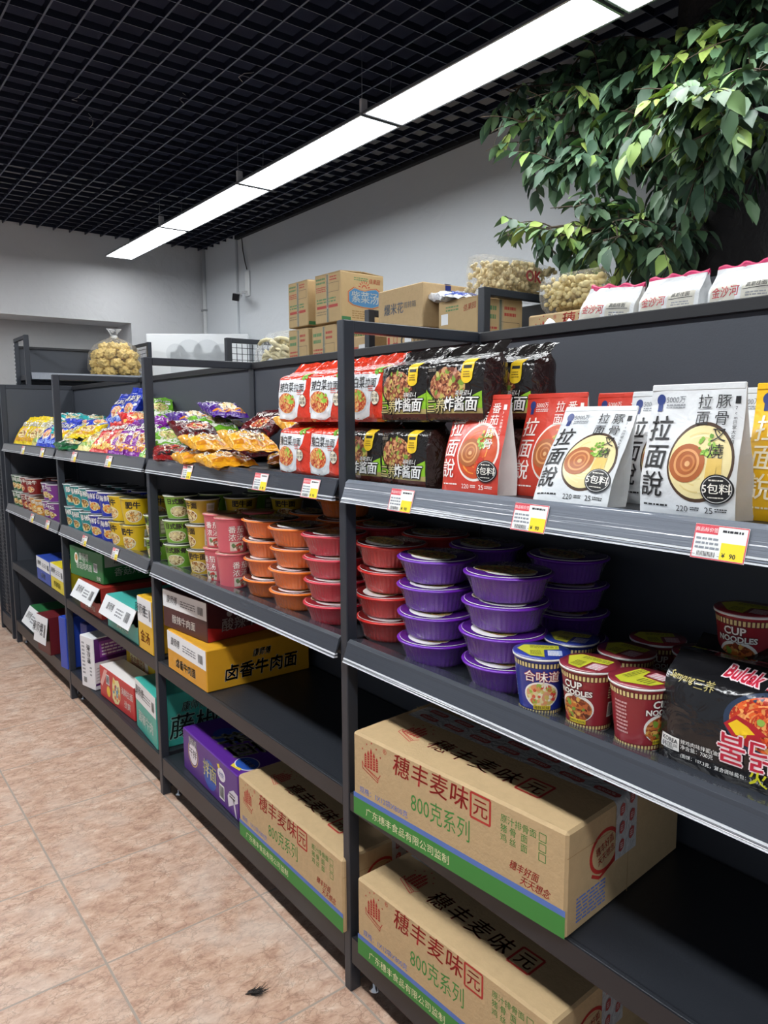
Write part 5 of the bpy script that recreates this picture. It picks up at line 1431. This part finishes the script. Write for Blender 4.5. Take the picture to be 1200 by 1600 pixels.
def end_print(a, w, h):
    g = M('#5f8a5a', .6); r_ = M('#b5473c', .6)
    a.rect(-.006, .002, .004, h-.002, M('#4d5a46', .5), 1); a.rect(-.010, .002, .010, h-.002, film(.25, .2, '#d9d4c0', .3, 40), 2)
    a.scraps(-w*.44, h*.80, -w*.1, h*.95, g, 2, 1); a.scraps(w*.08, h*.84, w*.34, h*.95, r_, 2, 1); a.frame(-w*.02, h*.62, w*.42, h*.8, .0012, INK, 1); a.scraps(-w*.44, h*.64, -w*.06, h*.76, r_, 3, 1)
    a.rect(-w*.42, h*.30, w*.38, h*.36, r_, 1); a.scraps(-w*.42, h*.40, w*.3, h*.52, g, 2, 1); a.scraps(-w*.44, h*.16, -w*.05, h*.26, M('#8a7a5a', .6), 2, 1)
def soup_box(w, d, h, y, z, logo, label, x=BXF, rz=0, cat='box'):
    a = Art(); r = Art()
    if logo == 'front':
        sun_logo(a, .0, h-.165, .17); a.scraps(-w*.30, h-.035, w*.02, h-.015, M('#5f8a5a', .6), 2, 1); a.text('佳果园', w*.3, h-.028, .022, M('#b8452e', .6), 1, .03, 'c', .9, .1, .2)
        a.rect(-w*.42, h-.075, -w*.24, h-.040, LBL, 2)
        end_print(r_ := Art(), d, h)
        for vs, fs, mat, ly in r_.s: r.raw([(u+d/2, v) for u, v in vs], fs, mat, ly)
    else:
        end_print(a, w, h)
        sun_logo(r, d*.55, h*.50, d*.80); r.scraps(d*.30, h*.84, d*.62, h*.92, M('#5f8a5a', .6), 2, 1); r.text('佳果园', d*.78, h*.86, .022, M('#b8452e', .6), 1, .03, 'c', .9, 0, .2); r.rect(.003, .004, d*.22, .018, M('#3f7a4c', .6), 1); r.scraps(d*.25, h*.06, d*.7, h*.24, M('#9a7a4a', .6), 4, 1)
    o = carton('cardboard_box', w, d, h, KB, None, a, r, None)
    # lid flaps slightly open
    f = MB()
    for s in (-1, 1):
        f.prism([(0 if s < 0 else d, h-.001), (d/2-s*-.004, h+.006), (d/2-s*-.004, h+.009), (0 if s < 0 else d, h+.002)], 0, -w/2+.003, w/2-.003, KB)
    fo = f.build('lid_flaps', o)
    put(o, x, y, z, rz)
    return tag(o, label, cat, 'boxes on the row behind')
ZB = 1.4005
soup_box(.163, .30, .360, 2.800, ZB, 'right', 'cardboard box with printed end, lower left of the stack by the clear noodle bag')
soup_box(.180, .26, .355, 2.600, ZB, 'right', 'cardboard box with printed end, lower right of the stack, beside the steel post top')
soup_box(.160, .27, .186, 2.798, ZB+.3715, 'right', 'cardboard box on top of the stack, nearer the clear noodle bag')
soup_box(.180, .22, .192, 2.568, ZB+.3665, 'right', 'cardboard box with blue seaweed soup logo on its side, highest of all the boxes', rz=2)
soup_box(.190, .205, .362, 1.806, ZB, 'front', 'cardboard box with blue seaweed soup logo in front, below the crumpled blue packet', rz=-1)
# plain box with grey lettering on a smaller one
a = Art(); gi = M('#6d7680', .6)
a.text('爆米花', -.035, .078, .042, gi, 2, .05, 'c', .95); a.text('周转箱', .062, .083, .024, gi, 2, .01)
o = carton('cardboard_box', .268, .24, .150, KRAFT, None, a, None, None); b = MB(); b.box((.1345, .10, .004), (.1355, .125, .146), M('#27357a', .4)); b.box((-.13, .10, .1503), (.1355, .125, .1512), M('#27357a', .4)); b.build('blue_tape', o)
tag(put(o, BXF-.004, 2.102, ZB+.2915, -3), 'cardboard box with grey lettering and blue tape, in the middle of the row behind', 'box', 'boxes on the row behind')
a = Art(); a.poly([(-.055,.22),(-.035,.22),(-.030,.25),(-.060,.25)], RED_INK, 1); a.ring(-.045, .262, .012, .018, .004, RED_INK, 1); a.ring(.01, .255, .024, .022, .008, INK, 1); a.rect(-.09, .20, -.078, .272, RED_INK, 1); a.text('方便食品', .07, .255, .018, INK, 1, .03); a.rect(.008, .248, .045, .278, LBL, 2)
o = carton('cardboard_box', .200, .25, .290, KRAFT, None, a, None, None)
tag(put(o, BXF, 2.085, ZB, 0), 'cardboard box with a red figure, under the box with grey lettering', 'box', 'boxes on the row behind')
a = Art(); a.rect(-.010, .225, .045, .268, LBL, 2); a.scraps(-.045, .12, .045, .215, M('#8a6a3a', .6), 4, 1); a.scraps(-.05, .23, -.015, .265, RED_INK, 2, 1)
o = carton('cardboard_box', .125, .25, .300, KRAFT, None, a, None, None)
tag(put(o, BXF+.04, 2.400, ZB, 0), 'narrow cardboard box with a white sticker, seen just right of the steel post top', 'box', 'boxes on the row behind')
o = noodle_carton('kraft noodle carton on the row behind, under the bag of yellow puffs', .50, .26, .185)
put(o, BX+.090, 1.325, 1.506, 1)

# crumpled packets and bags lying about
o = packet('#e6e8ee', '#2a4ab0', ['#c9d0e0', '#2a4ab0', '#e8e8f0', '#5a6ac0'], '海苔', 31, .15, .20, .03, '#2a4ab0')
tag(put(o, 1.735, 1.800, ZB+.385, 70, -82), 'crumpled blue and white packet lying on the seaweed soup box', 'noodle packet')
def crumple(name, w, d, h, mat, seed):
    b = MB(); n = 14; vs = []
    for j in range(n+1):
        for i in range(n+1):
            u, v = i/n-.5, j/n-.5
            e = max(0, 1-(2*abs(u))**3)*max(0, 1-(2*abs(v))**3)
            z = h*e*(.62+.5*abs(noise.noise(Vector((u*3+seed, v*2, seed)))))
            vs.append((u*w*(1+.1*noise.noise(Vector((u*9, v*9, seed)))), (v+.5)*d, z))
    fs = [(j*(n+1)+i, j*(n+1)+i+1, (j+1)*(n+1)+i+1, (j+1)*(n+1)+i) for j in range(n) for i in range(n)]
    b.add(vs, fs, mat, True)
    vb = [(x, y, 0.0) for x, y, z in vs]; b.add(vb, [f[::-1] for f in fs], mat, True)
    return b.build(name)
PWHITE = M('#eceef0', .35, coat=.3, bump=.4, bs=30)
o = crumple('plastic_bag', .20, .08, .190, PWHITE, 4); tag(put(o, BX+.008, 1.420, 1.506, 0), 'crumpled white plastic bag in front of the kraft carton on the row behind', 'plastic bag')
o = crumple('plastic_bag', .12, .07, .170, PWHITE, 9); tag(put(o, BX+.008, 1.590, 1.506, 0), 'small crumpled white plastic bag beside the tall back post', 'plastic bag')

# --- pasta bags with a pink seam
def pasta_bag(seed, lean=0.0):
    w, h, d = .172, .232, .10
    a = Art(); r = M('#c8323c', .35)
    a.text('金沙河', -.034, .166, .027, r, 3, .03, 'c', .9); a.text('高筋挂面', .042, .176, .0125, INK, 3, .03); a.line([(.012, .166), (.074, .168)], .0016, INK, 3)
    a.scraps(.02, .148, .068, .160, M('#9a9ca0', .4), 2, 3); a.scraps(.046, .130, .064, .142, r, 2, 3)
    noo = M('#dcd8cb', .4, var=.08, vs=160)
    a.rect(-.076, .004, -.006, .182, noo, 1, .012); a.rect(.008, .004, .078, .184, noo, 1, .012)
    a.rect(-.005, .004, .006, h*.85, M('#f0f1f2', .3, coat=.4), 2, .02)
    dep = lambda t: .004+(d-.004)*(1-sstep(.72, 1.0, t)*.9)
    mf = M('#e9ebec', .3, coat=.4, bump=.35, bs=24)
    b = loft(w, h, dep, lambda t: d/2+.01*t, .004, .005, wr=.0055, ws=20, seed=seed, mats=(mf, mf, mf), art=a, nu=18, nv=20, wid=lambda t: 1-.06*t)
    o = b.build('pasta_bag')
    s = MB(); n = 24; vs = []; pk_ = M('#d6336c', .35, coat=.2)
    for i in range(n+1):
        x = (-w/2+w*i/n)*.95; zz = h+.004*math.sin(i*.8+seed)
        y = d/2+.01
        for dy, dz in ((-.004, -.006), (-.0045, .004), (-.001, .009), (.004, .004), (.004, -.006)): vs.append((x, y+dy+.003*math.sin(i*1.1+seed), zz+dz))
    fs = [(i*5+k, (i+1)*5+k, (i+1)*5+k+1, i*5+k+1) for i in range(n) for k in range(4)]
    s.add(vs, fs, pk_, True); s.build('pink_seam', o)
    return o
ZP = 1.506
for y, z, rz, roll, tilt, lb in [(1.272, ZP, 4, 5, -4, 'white noodle bag with pink top seam, leaning at the left of its row'), (1.076, ZP, 0, 0, -4, 'white noodle bag with pink top seam, standing in the middle of its row'),
    (.888, ZP, 0, 0, -4, 'white noodle bag with pink top seam, cut by the right edge of the photo'), (1.10, ZP, -4, 0, -4, '')]:
    if not lb: continue
    tag(put(pasta_bag(int(y*100)), BX+.012 if y < 1.1 else BX+.010, y, z, rz, tilt, roll), lb, 'noodle bag', 'white noodle bags on the row behind')

# --- puffed snacks in clear bags
def puffs(n, box, r0, mat, seed, parent, name):
    rr = random.Random(seed); b = MB()
    base = bmesh.new(); bmesh.ops.create_icosphere(base, subdivisions=1, radius=1)
    V = [v.co.copy() for v in base.verts]; Fc = [tuple(v.index for v in f.verts) for f in base.faces]; base.free()
    for _ in range(n):
        c = box(rr); s = r0*rr.uniform(.8, 1.2); st = rr.uniform(1.0, 1.7)
        rot = Matrix.Rotation(rr.uniform(0, 6.3), 3, 'Z') @ Matrix.Rotation(rr.uniform(0, 3), 3, 'X')
        b.add([tuple(Vector(c)+rot @ Vector((v.x*s*st, v.y*s, v.z*s))) for v in V], Fc, mat, True)
    o = b.build(name, parent); o['kind'] = 'stuff'
    return o
SACK = film(.03, .08, '#ffffff', .8, 28, .25)
def sack(w, h, d, seed, name):
    """clear pillow of film standing up or lying, with loose ends"""
    dep = lambda t: .004+(d-.004)*max(0, math.sin(PI*max(0.0, min(1.0, (t-.04)/.92))))**.35
    b = loft(w, h, dep, lambda t: d/2, 0, .004, wr=.006, ws=18, seed=seed, mats=(SACK, SACK, SACK), nu=18, nv=18)
    return b.build(name)
o = sack(.105, .40, .19, 3, 'snack_bag')
puffs(420, lambda r: (r.uniform(-.044, .044), .012+.166*r.random(), .05+.29*r.random()), .0085, M('#d8c697', .6), 5, o, 'corn_puffs')
b = MB(); pa = Art(); pa.text('OK', .0, .20, .05, M('#b0383a', .4), 4, .03, 'c', 1, PI/2)
pa.put(b, lambda u, v, e: (u, -.003-e, v)); print_on(o, b)
# lies along X over the frame bar, its printed side facing the aisle's near end
o.location = (1.735, 1.690, 1.792+.0525); o.rotation_euler = (0, math.radians(90), math.radians(0))
o.rotation_mode = 'XYZ'
tag(o, 'clear bag of pale corn puffs lying on the back frame with red lettering', 'snack bag')
o = sack(.19, .120, .13, 6, 'snack_bag')
puffs(260, lambda r: (r.uniform(-.08, .08), .014+.10*r.random(), .014+.088*r.random()), .0090, M('#e2d096', .6), 8, o, 'yellow_puffs')
tag(put(o, BX+.095, 1.455, 1.506+.190, 2), 'clear bag of yellow puffs on the kraft carton under the leaves', 'snack bag')
o = sack(.40, .40, .24, 11, 'noodle_bag')
b = MB(); rr = random.Random(4); cm = M('#ddd2a8', .55)
for k in range(150):
    x, y, z = rr.uniform(-.13, .13), rr.uniform(.04, .19), rr.uniform(.03, .33)
    pts = [(x+.05*math.cos(t*.5+k), y+.02*math.sin(t*.9+k), z+.03*math.sin(t*.6+k*2)) for t in range(7)]
    b.tube(pts, .009, cm, 6)
st = b.build('dried_noodle_sticks', o); st['kind'] = 'stuff'
tag(put(o, BX+.03, 3.110, ZB, 0), 'large clear bag of pale dried noodles beside the wire mesh', 'noodle bag')

# --- round fried snacks in a tied bag on the far unit
gx, gy, gz = 1.742, FY+.165, 1.676
t = empty('snack_bag', (gx, gy, gz))
b = MB(); fl = SACK
prof = [(.0, .001), (.10, .001), (.150, .012), (.168, .05), (.170, .11), (.160, .165), (.128, .215), (.070, .250), (.026, .270), (.018, .285), (.034, .315), (.050, .335)]
b.lathe([(r, z, fl) for r, z in prof], 44, wob=.007, seed=3); o = b.build('clear_film', t); o.scale = (1.1, .90, 1)
b = MB(); b.lathe([(.021, .270, M('#d9dcdc', .3)), (.023, .277, M('#d9dcdc', .3)), (.021, .284, M('#d9dcdc', .3))], 20); b.build('tie', t)
tag(t, 'big clear tied bag of round golden snacks on the tall far unit', 'snack bag')
def snack_cake():
    bm = bmesh.new(); bmesh.ops.create_icosphere(bm, subdivisions=4, radius=.041)
    for v in bm.verts:
        n = noise.noise(v.co*55)*.014+noise.noise(v.co*130)*.012
        v.co += v.co.normalized()*n; v.co.z *= .8
    me = bpy.data.meshes.new('snack_cake'); bm.to_mesh(me); bm.free()
    for p in me.polygons: p.use_smooth = True
    me.materials.append(M('#e0bd70', .5, var=.45, vs=110))
    o = bpy.data.objects.new('fried_snack', me); C.objects.link(o); return o
sk = Kind(snack_cake); rr = random.Random(12)
for lay, (z, rings) in enumerate([(.034, ((.115, 9), (.045, 4))), (.092, ((.122, 9), (.048, 4))), (.150, ((.112, 9), (.040, 3))), (.200, ((.062, 5),))]):
    for R_, n in rings:
        for k in range(n):
            a_ = 2*PI*(k+.5*lay)/n
            o = sk.get(); o.location = (gx+R_*1.08*math.cos(a_), gy+R_*.88*math.sin(a_), gz+z+rr.uniform(-.004, .004)); o.rotation_euler = (rr.uniform(-.6, .6), rr.uniform(-.6, .6), rr.uniform(0, 6))
            tag(o, 'golden round fried snack inside the big tied bag', 'snack', 'round fried snacks in the tied bag')

# white boards leaning at the far corner
b = MB(); wb = M('#e3e6e8', .6); b.box((-.37, 0, 0), (.37, .03, 2.0), wb, .004)
rl = Art(); g2 = M('#d3d7da', .6)
for cx, rr_ in ((-.16, .07), (-.06, .10), (.07, .10), (.17, .07)): rl.ell(cx, 1.86, rr_, rr_, g2, 2, 24)
rl.poly([(-.20, 1.60), (.22, 1.60), (.22, 1.87), (-.20, 1.87)], g2, 2)
b.build('x') if False else None
o = b.build('white_board'); b = MB(); rl.put(b, lambda u, v, e: (u, -e*5, v)); b.build('raised_scallop', o)
o.location = (2.29, 5.17, 0); o.rotation_euler = (math.radians(-1), 0, math.radians(-34))
tag(o, 'white board with a faint scalloped relief standing in the far corner', 'board')

# security camera on a bracket
t = empty('security_camera', (XW-.005, 5.05, 2.36)); wm = M('#e3e5e6', .4); bkm = M('#131418', .3)
b = MB(); b.box((-.012, -.03, -.08), (.004, .03, .10), wm, .004); b.build('wall_plate', t)
b = MB(); b.tube([(-.01, 0, -.05), (-.05, .01, -.055), (-.085, .015, -.07)], .009, wm, 10); b.build('bracket', t)
b = MB(); b.tube([(-.06, .03, -.075), (-.13, -.06, -.105)], .024, wm, 18, True, False); b.build('housing', t)
b = MB(); b.tube([(-.128, -.057, -.1045), (-.146, -.082, -.113)], .034, bkm, 4, True, False); b.build('lens_face', t)
tag(t, 'small security camera with a dark face, on the right wall near the corner', 'camera')
b = MB(); b.tube([(XW-.012, 5.12, ZC), (XW-.010, 5.11, 2.62), (XW-.02, 5.06, 2.52), (XW-.012, 5.05, 2.47)], .004, bkm, 6); tag(b.build('cable'), 'black cable dangling from the ceiling edge to the security camera', 'cable')

# loose wires hanging from the grid
for k, (x, y, L_) in enumerate([(1.10, 3.55, .10), (1.02, 3.30, .12), (1.35, 3.1, .09), (1.50, 2.75, .10), (1.52, 2.05, .09)]):
    b = MB(); rr = random.Random(k); pts = [(x, y, ZC+.01)]
    for j in range(5): pts.append((pts[-1][0]+rr.uniform(-.025, .025), pts[-1][1]+rr.uniform(-.025, .025), pts[-1][2]-L_/5*rr.uniform(-.3, 1.3)))
    b.tube(pts, .0012, M('#9a9c9e', .4, metal=.5), 5)
    tag(b.build('loose_wire'), ('thin loose wire hanging from the ceiling grid, %s' % ('farthest left one', 'beside the farthest left one', 'left of the light panels midway', 'close to the middle light panels', 'above the long light panel')[k]), 'wire', 'loose wires under the ceiling grid')

# tuft of dark bristles on the floor
b = MB(); rr = random.Random(2); hm = M('#2b2624', .6)
for k in range(46):
    a_ = rr.uniform(-.5, .5); l_ = rr.uniform(.018, .036); x0 = rr.uniform(-.012, .012); y0 = rr.uniform(-.006, .006)
    b.tube([(x0, y0, .001), (x0+l_*.5*math.cos(a_), y0+l_*.5*math.sin(a_), .006+rr.random()*.006), (x0+l_*math.cos(a_+.5), y0+l_*math.sin(a_+.5), .003+rr.random()*.010)], [.0010, .0008, .0004], hm, 4, False)
o = b.build('bristle_tuft'); o.location = (.738, 1.488, 0); o.rotation_euler = (0, 0, -.9)
tag(o, 'small dark tuft of bristles lying on the floor tiles', 'bristle tuft')

# ------------------------------------------------------------------ artificial ficus against the right wall
tree = empty('ficus_tree', (2.44, 1.32, 0))
tag(tree, 'leafy artificial tree with a thick dark trunk against the right wall', 'tree')
BARK = M('#1f1c1b', .75, bump=1.0, bs=22, var=.4, vs=14)
b = MB(); n = 34; lv = 40; vs = []
for j in range(lv+1):
    z = 3.10*j/lv
    for k in range(n):
        a_ = 2*PI*k/n
        r = .155+.05*max(0, 1-z/.6)+.022*noise.noise(Vector((math.cos(a_)*3.2, math.sin(a_)*3.2, z*.9)))+.012*noise.noise(Vector((math.cos(a_)*9, math.sin(a_)*9, z*2.5)))
        vs.append((r*math.cos(a_)+.02*math.sin(z*1.4), r*math.sin(a_)+.03*math.sin(z*1.1), z))
b.add(vs, [(j*n+k, j*n+(k+1) % n, (j+1)*n+(k+1) % n, (j+1)*n+k) for j in range(lv) for k in range(n)], BARK, True)
b.build('trunk', tree)
LEAFM = [M(c, .5) for c in ('#4a6650', '#3c5742', '#5a7a58', '#44624c', '#6a8a64')]
LEAFY = [M(c, .5) for c in ('#8fae58', '#a4ba62', '#74985a')]
TWIG = M('#4a3c2e', .7)
def leaf(b, p, d, nrm, L_, mat):
    d = d.normalized(); s = d.cross(nrm).normalized(); u = s.cross(d).normalized()
    w = L_*.24
    P = lambda t, q, h_: tuple(p+d*(L_*t)+s*(q*w)+u*(h_*L_))
    v = [P(0, 0, 0), P(.3, 0, -.03), P(.62, 0, -.06), P(1.0, 0, -.16),
         P(.22, -.85, .05), P(.52, -1.0, .03), P(.80, -.5, -.05), P(.22, .85, .05), P(.52, 1.0, .03), P(.80, .5, -.05)]
    b.add(v, [(0, 1, 4), (1, 2, 5, 4), (2, 6, 5), (2, 3, 6), (0, 7, 1), (1, 7, 8, 2), (2, 8, 9), (2, 9, 3)], mat, True)
def spray(c0, c1, nleaf, L_, seed, yellow=.1, droop=.55, spread=.085, start=.15):
    """a branch from c0 (on the trunk) to c1, its side twigs and its leaves"""
    r = random.Random(seed); c0 = Vector(c0); c1 = Vector(c1); org = Vector((2.44, 1.32, 0))
    mid = (c0+c1)/2+Vector((0, 0, .07))
    def bz(t): return c0*(1-t)**2+mid*2*t*(1-t)+c1*t*t
    br = MB(); br.tube([bz(i/9)-org for i in range(10)], [.011-.0011*i for i in range(10)], TWIG, 7)
    bo = br.build('branch', tree)
    tw = MB(); lf = MB()
    k = 0
    while k < nleaf:
        t = start+(1-start)*r.random()**.8
        p = bz(t); dirn = Vector((r.uniform(-1, 1), r.uniform(-1, 1), r.uniform(-.9, .6))).normalized()
        ln = spread*r.uniform(.7, 2.2)
        e = p+dirn*ln-Vector((0, 0, ln*.45*droop))
        m_ = (p+e)/2+Vector((0, 0, .02))
        def tz(q): return p*(1-q)**2+m_*2*q*(1-q)+e*q*q
        pts = [tz(q/4) for q in range(5)]
        tw.tube([q-org for q in pts], [.0026, .0023, .002, .0016, .001], TWIG, 4, False)
        nl = r.randint(5, 9); sidev = dirn.cross(Vector((0, 0, 1))).normalized()
        ly = r.random() < yellow*2
        for q in range(nl):
            tt = .15+.85*q/(nl-1); pp = tz(tt); s = 1 if q % 2 else -1
            dd = dirn*.5+sidev*s*.75*(1.2-tt)+Vector((0, 0, -droop*r.uniform(.5, 1.5)))
            nn = Vector((r.uniform(-.5, .5), r.uniform(-.5, .5), 1))
            if pp.x > XW-.07 or pp.z > ZC-.04 or (pp.x < 2.14 and pp.z > 2.34): continue
            mt = r.choice(LEAFY) if (ly and r.random() < .7) or r.random() < yellow*.4 else r.choice(LEAFM)
            leaf(lf, pp-org, dd, nn, L_*r.uniform(.7, 1.15), mt)
        k += nl
    tw.build('twigs', bo); o = lf.build('leaves', tree); o['kind'] = 'stuff'
T_ = (2.40, 1.36)
SPR = [ # (z on trunk, tip, leaves, leaf length, yellow)
    (2.35, (2.30, 2.12, 2.58), 130, .075, .03), (2.45, (2.42, 1.90, 2.60), 120, .075, .02), (2.30, (2.22, 2.05, 2.42), 110, .075, .08), (2.40, (2.20, 1.75, 2.50), 130, .075, .05),
    (2.20, (2.15, 1.90, 2.28), 120, .072, .12), (2.15, (2.20, 1.72, 2.26), 120, .072, .12), (2.20, (2.16, 1.52, 2.36), 120, .075, .1),
    (1.98, (1.92, 1.80, 1.99), 120, .070, .14), (1.98, (1.98, 1.66, 2.06), 120, .070, .16), (1.95, (1.90, 1.58, 1.94), 120, .070, .12), (1.95, (2.02, 1.45, 1.98), 130, .072, .12), (1.92, (1.92, 1.40, 1.90), 100, .072, .08),
    (2.30, (2.00, 1.25, 2.27), 110, .080, .22), (2.24, (1.93, 1.12, 2.22), 120, .082, .25), (2.30, (2.00, 1.00, 2.26), 120, .080, .12), (2.30, (1.98, 1.25, 2.24), 120, .078, .14),
    (2.25, (1.95, 1.05, 2.12), 110, .080, .10), (2.20, (2.05, 1.18, 2.08), 110, .078, .10), (2.50, (2.20, 1.30, 2.47), 120, .080, .20), (2.46, (2.18, 1.12, 2.44), 120, .080, .22), (2.45, (2.24, 1.45, 2.50), 110, .078, .10),
    (2.52, (2.26, 1.15, 2.54), 110, .080, .05),     (2.50, (2.30, 2.02, 2.66), 120, .075, .0), (2.42, (2.16, 2.06, 2.60), 120, .075, .02), (2.35, (2.15, 1.95, 2.45), 110, .072, .05), (2.55, (2.25, 1.70, 2.66), 110, .075, .0),
    (2.40, (2.18, .85, 2.38), 120, .080, .06), (2.10, (2.10, .90, 2.15), 100, .078, .06), (2.0, (2.02, 1.28, 1.88), 100, .072, .08)]
for i, (z, tip, nl, L_, ye) in enumerate(SPR):
    tx, ty = tip[0]-2.44, tip[1]-1.32; q = math.hypot(tx, ty)
    spray((2.44+tx/q*.14, 1.32+ty/q*.14, z), tip, nl, L_, 100+i, ye)
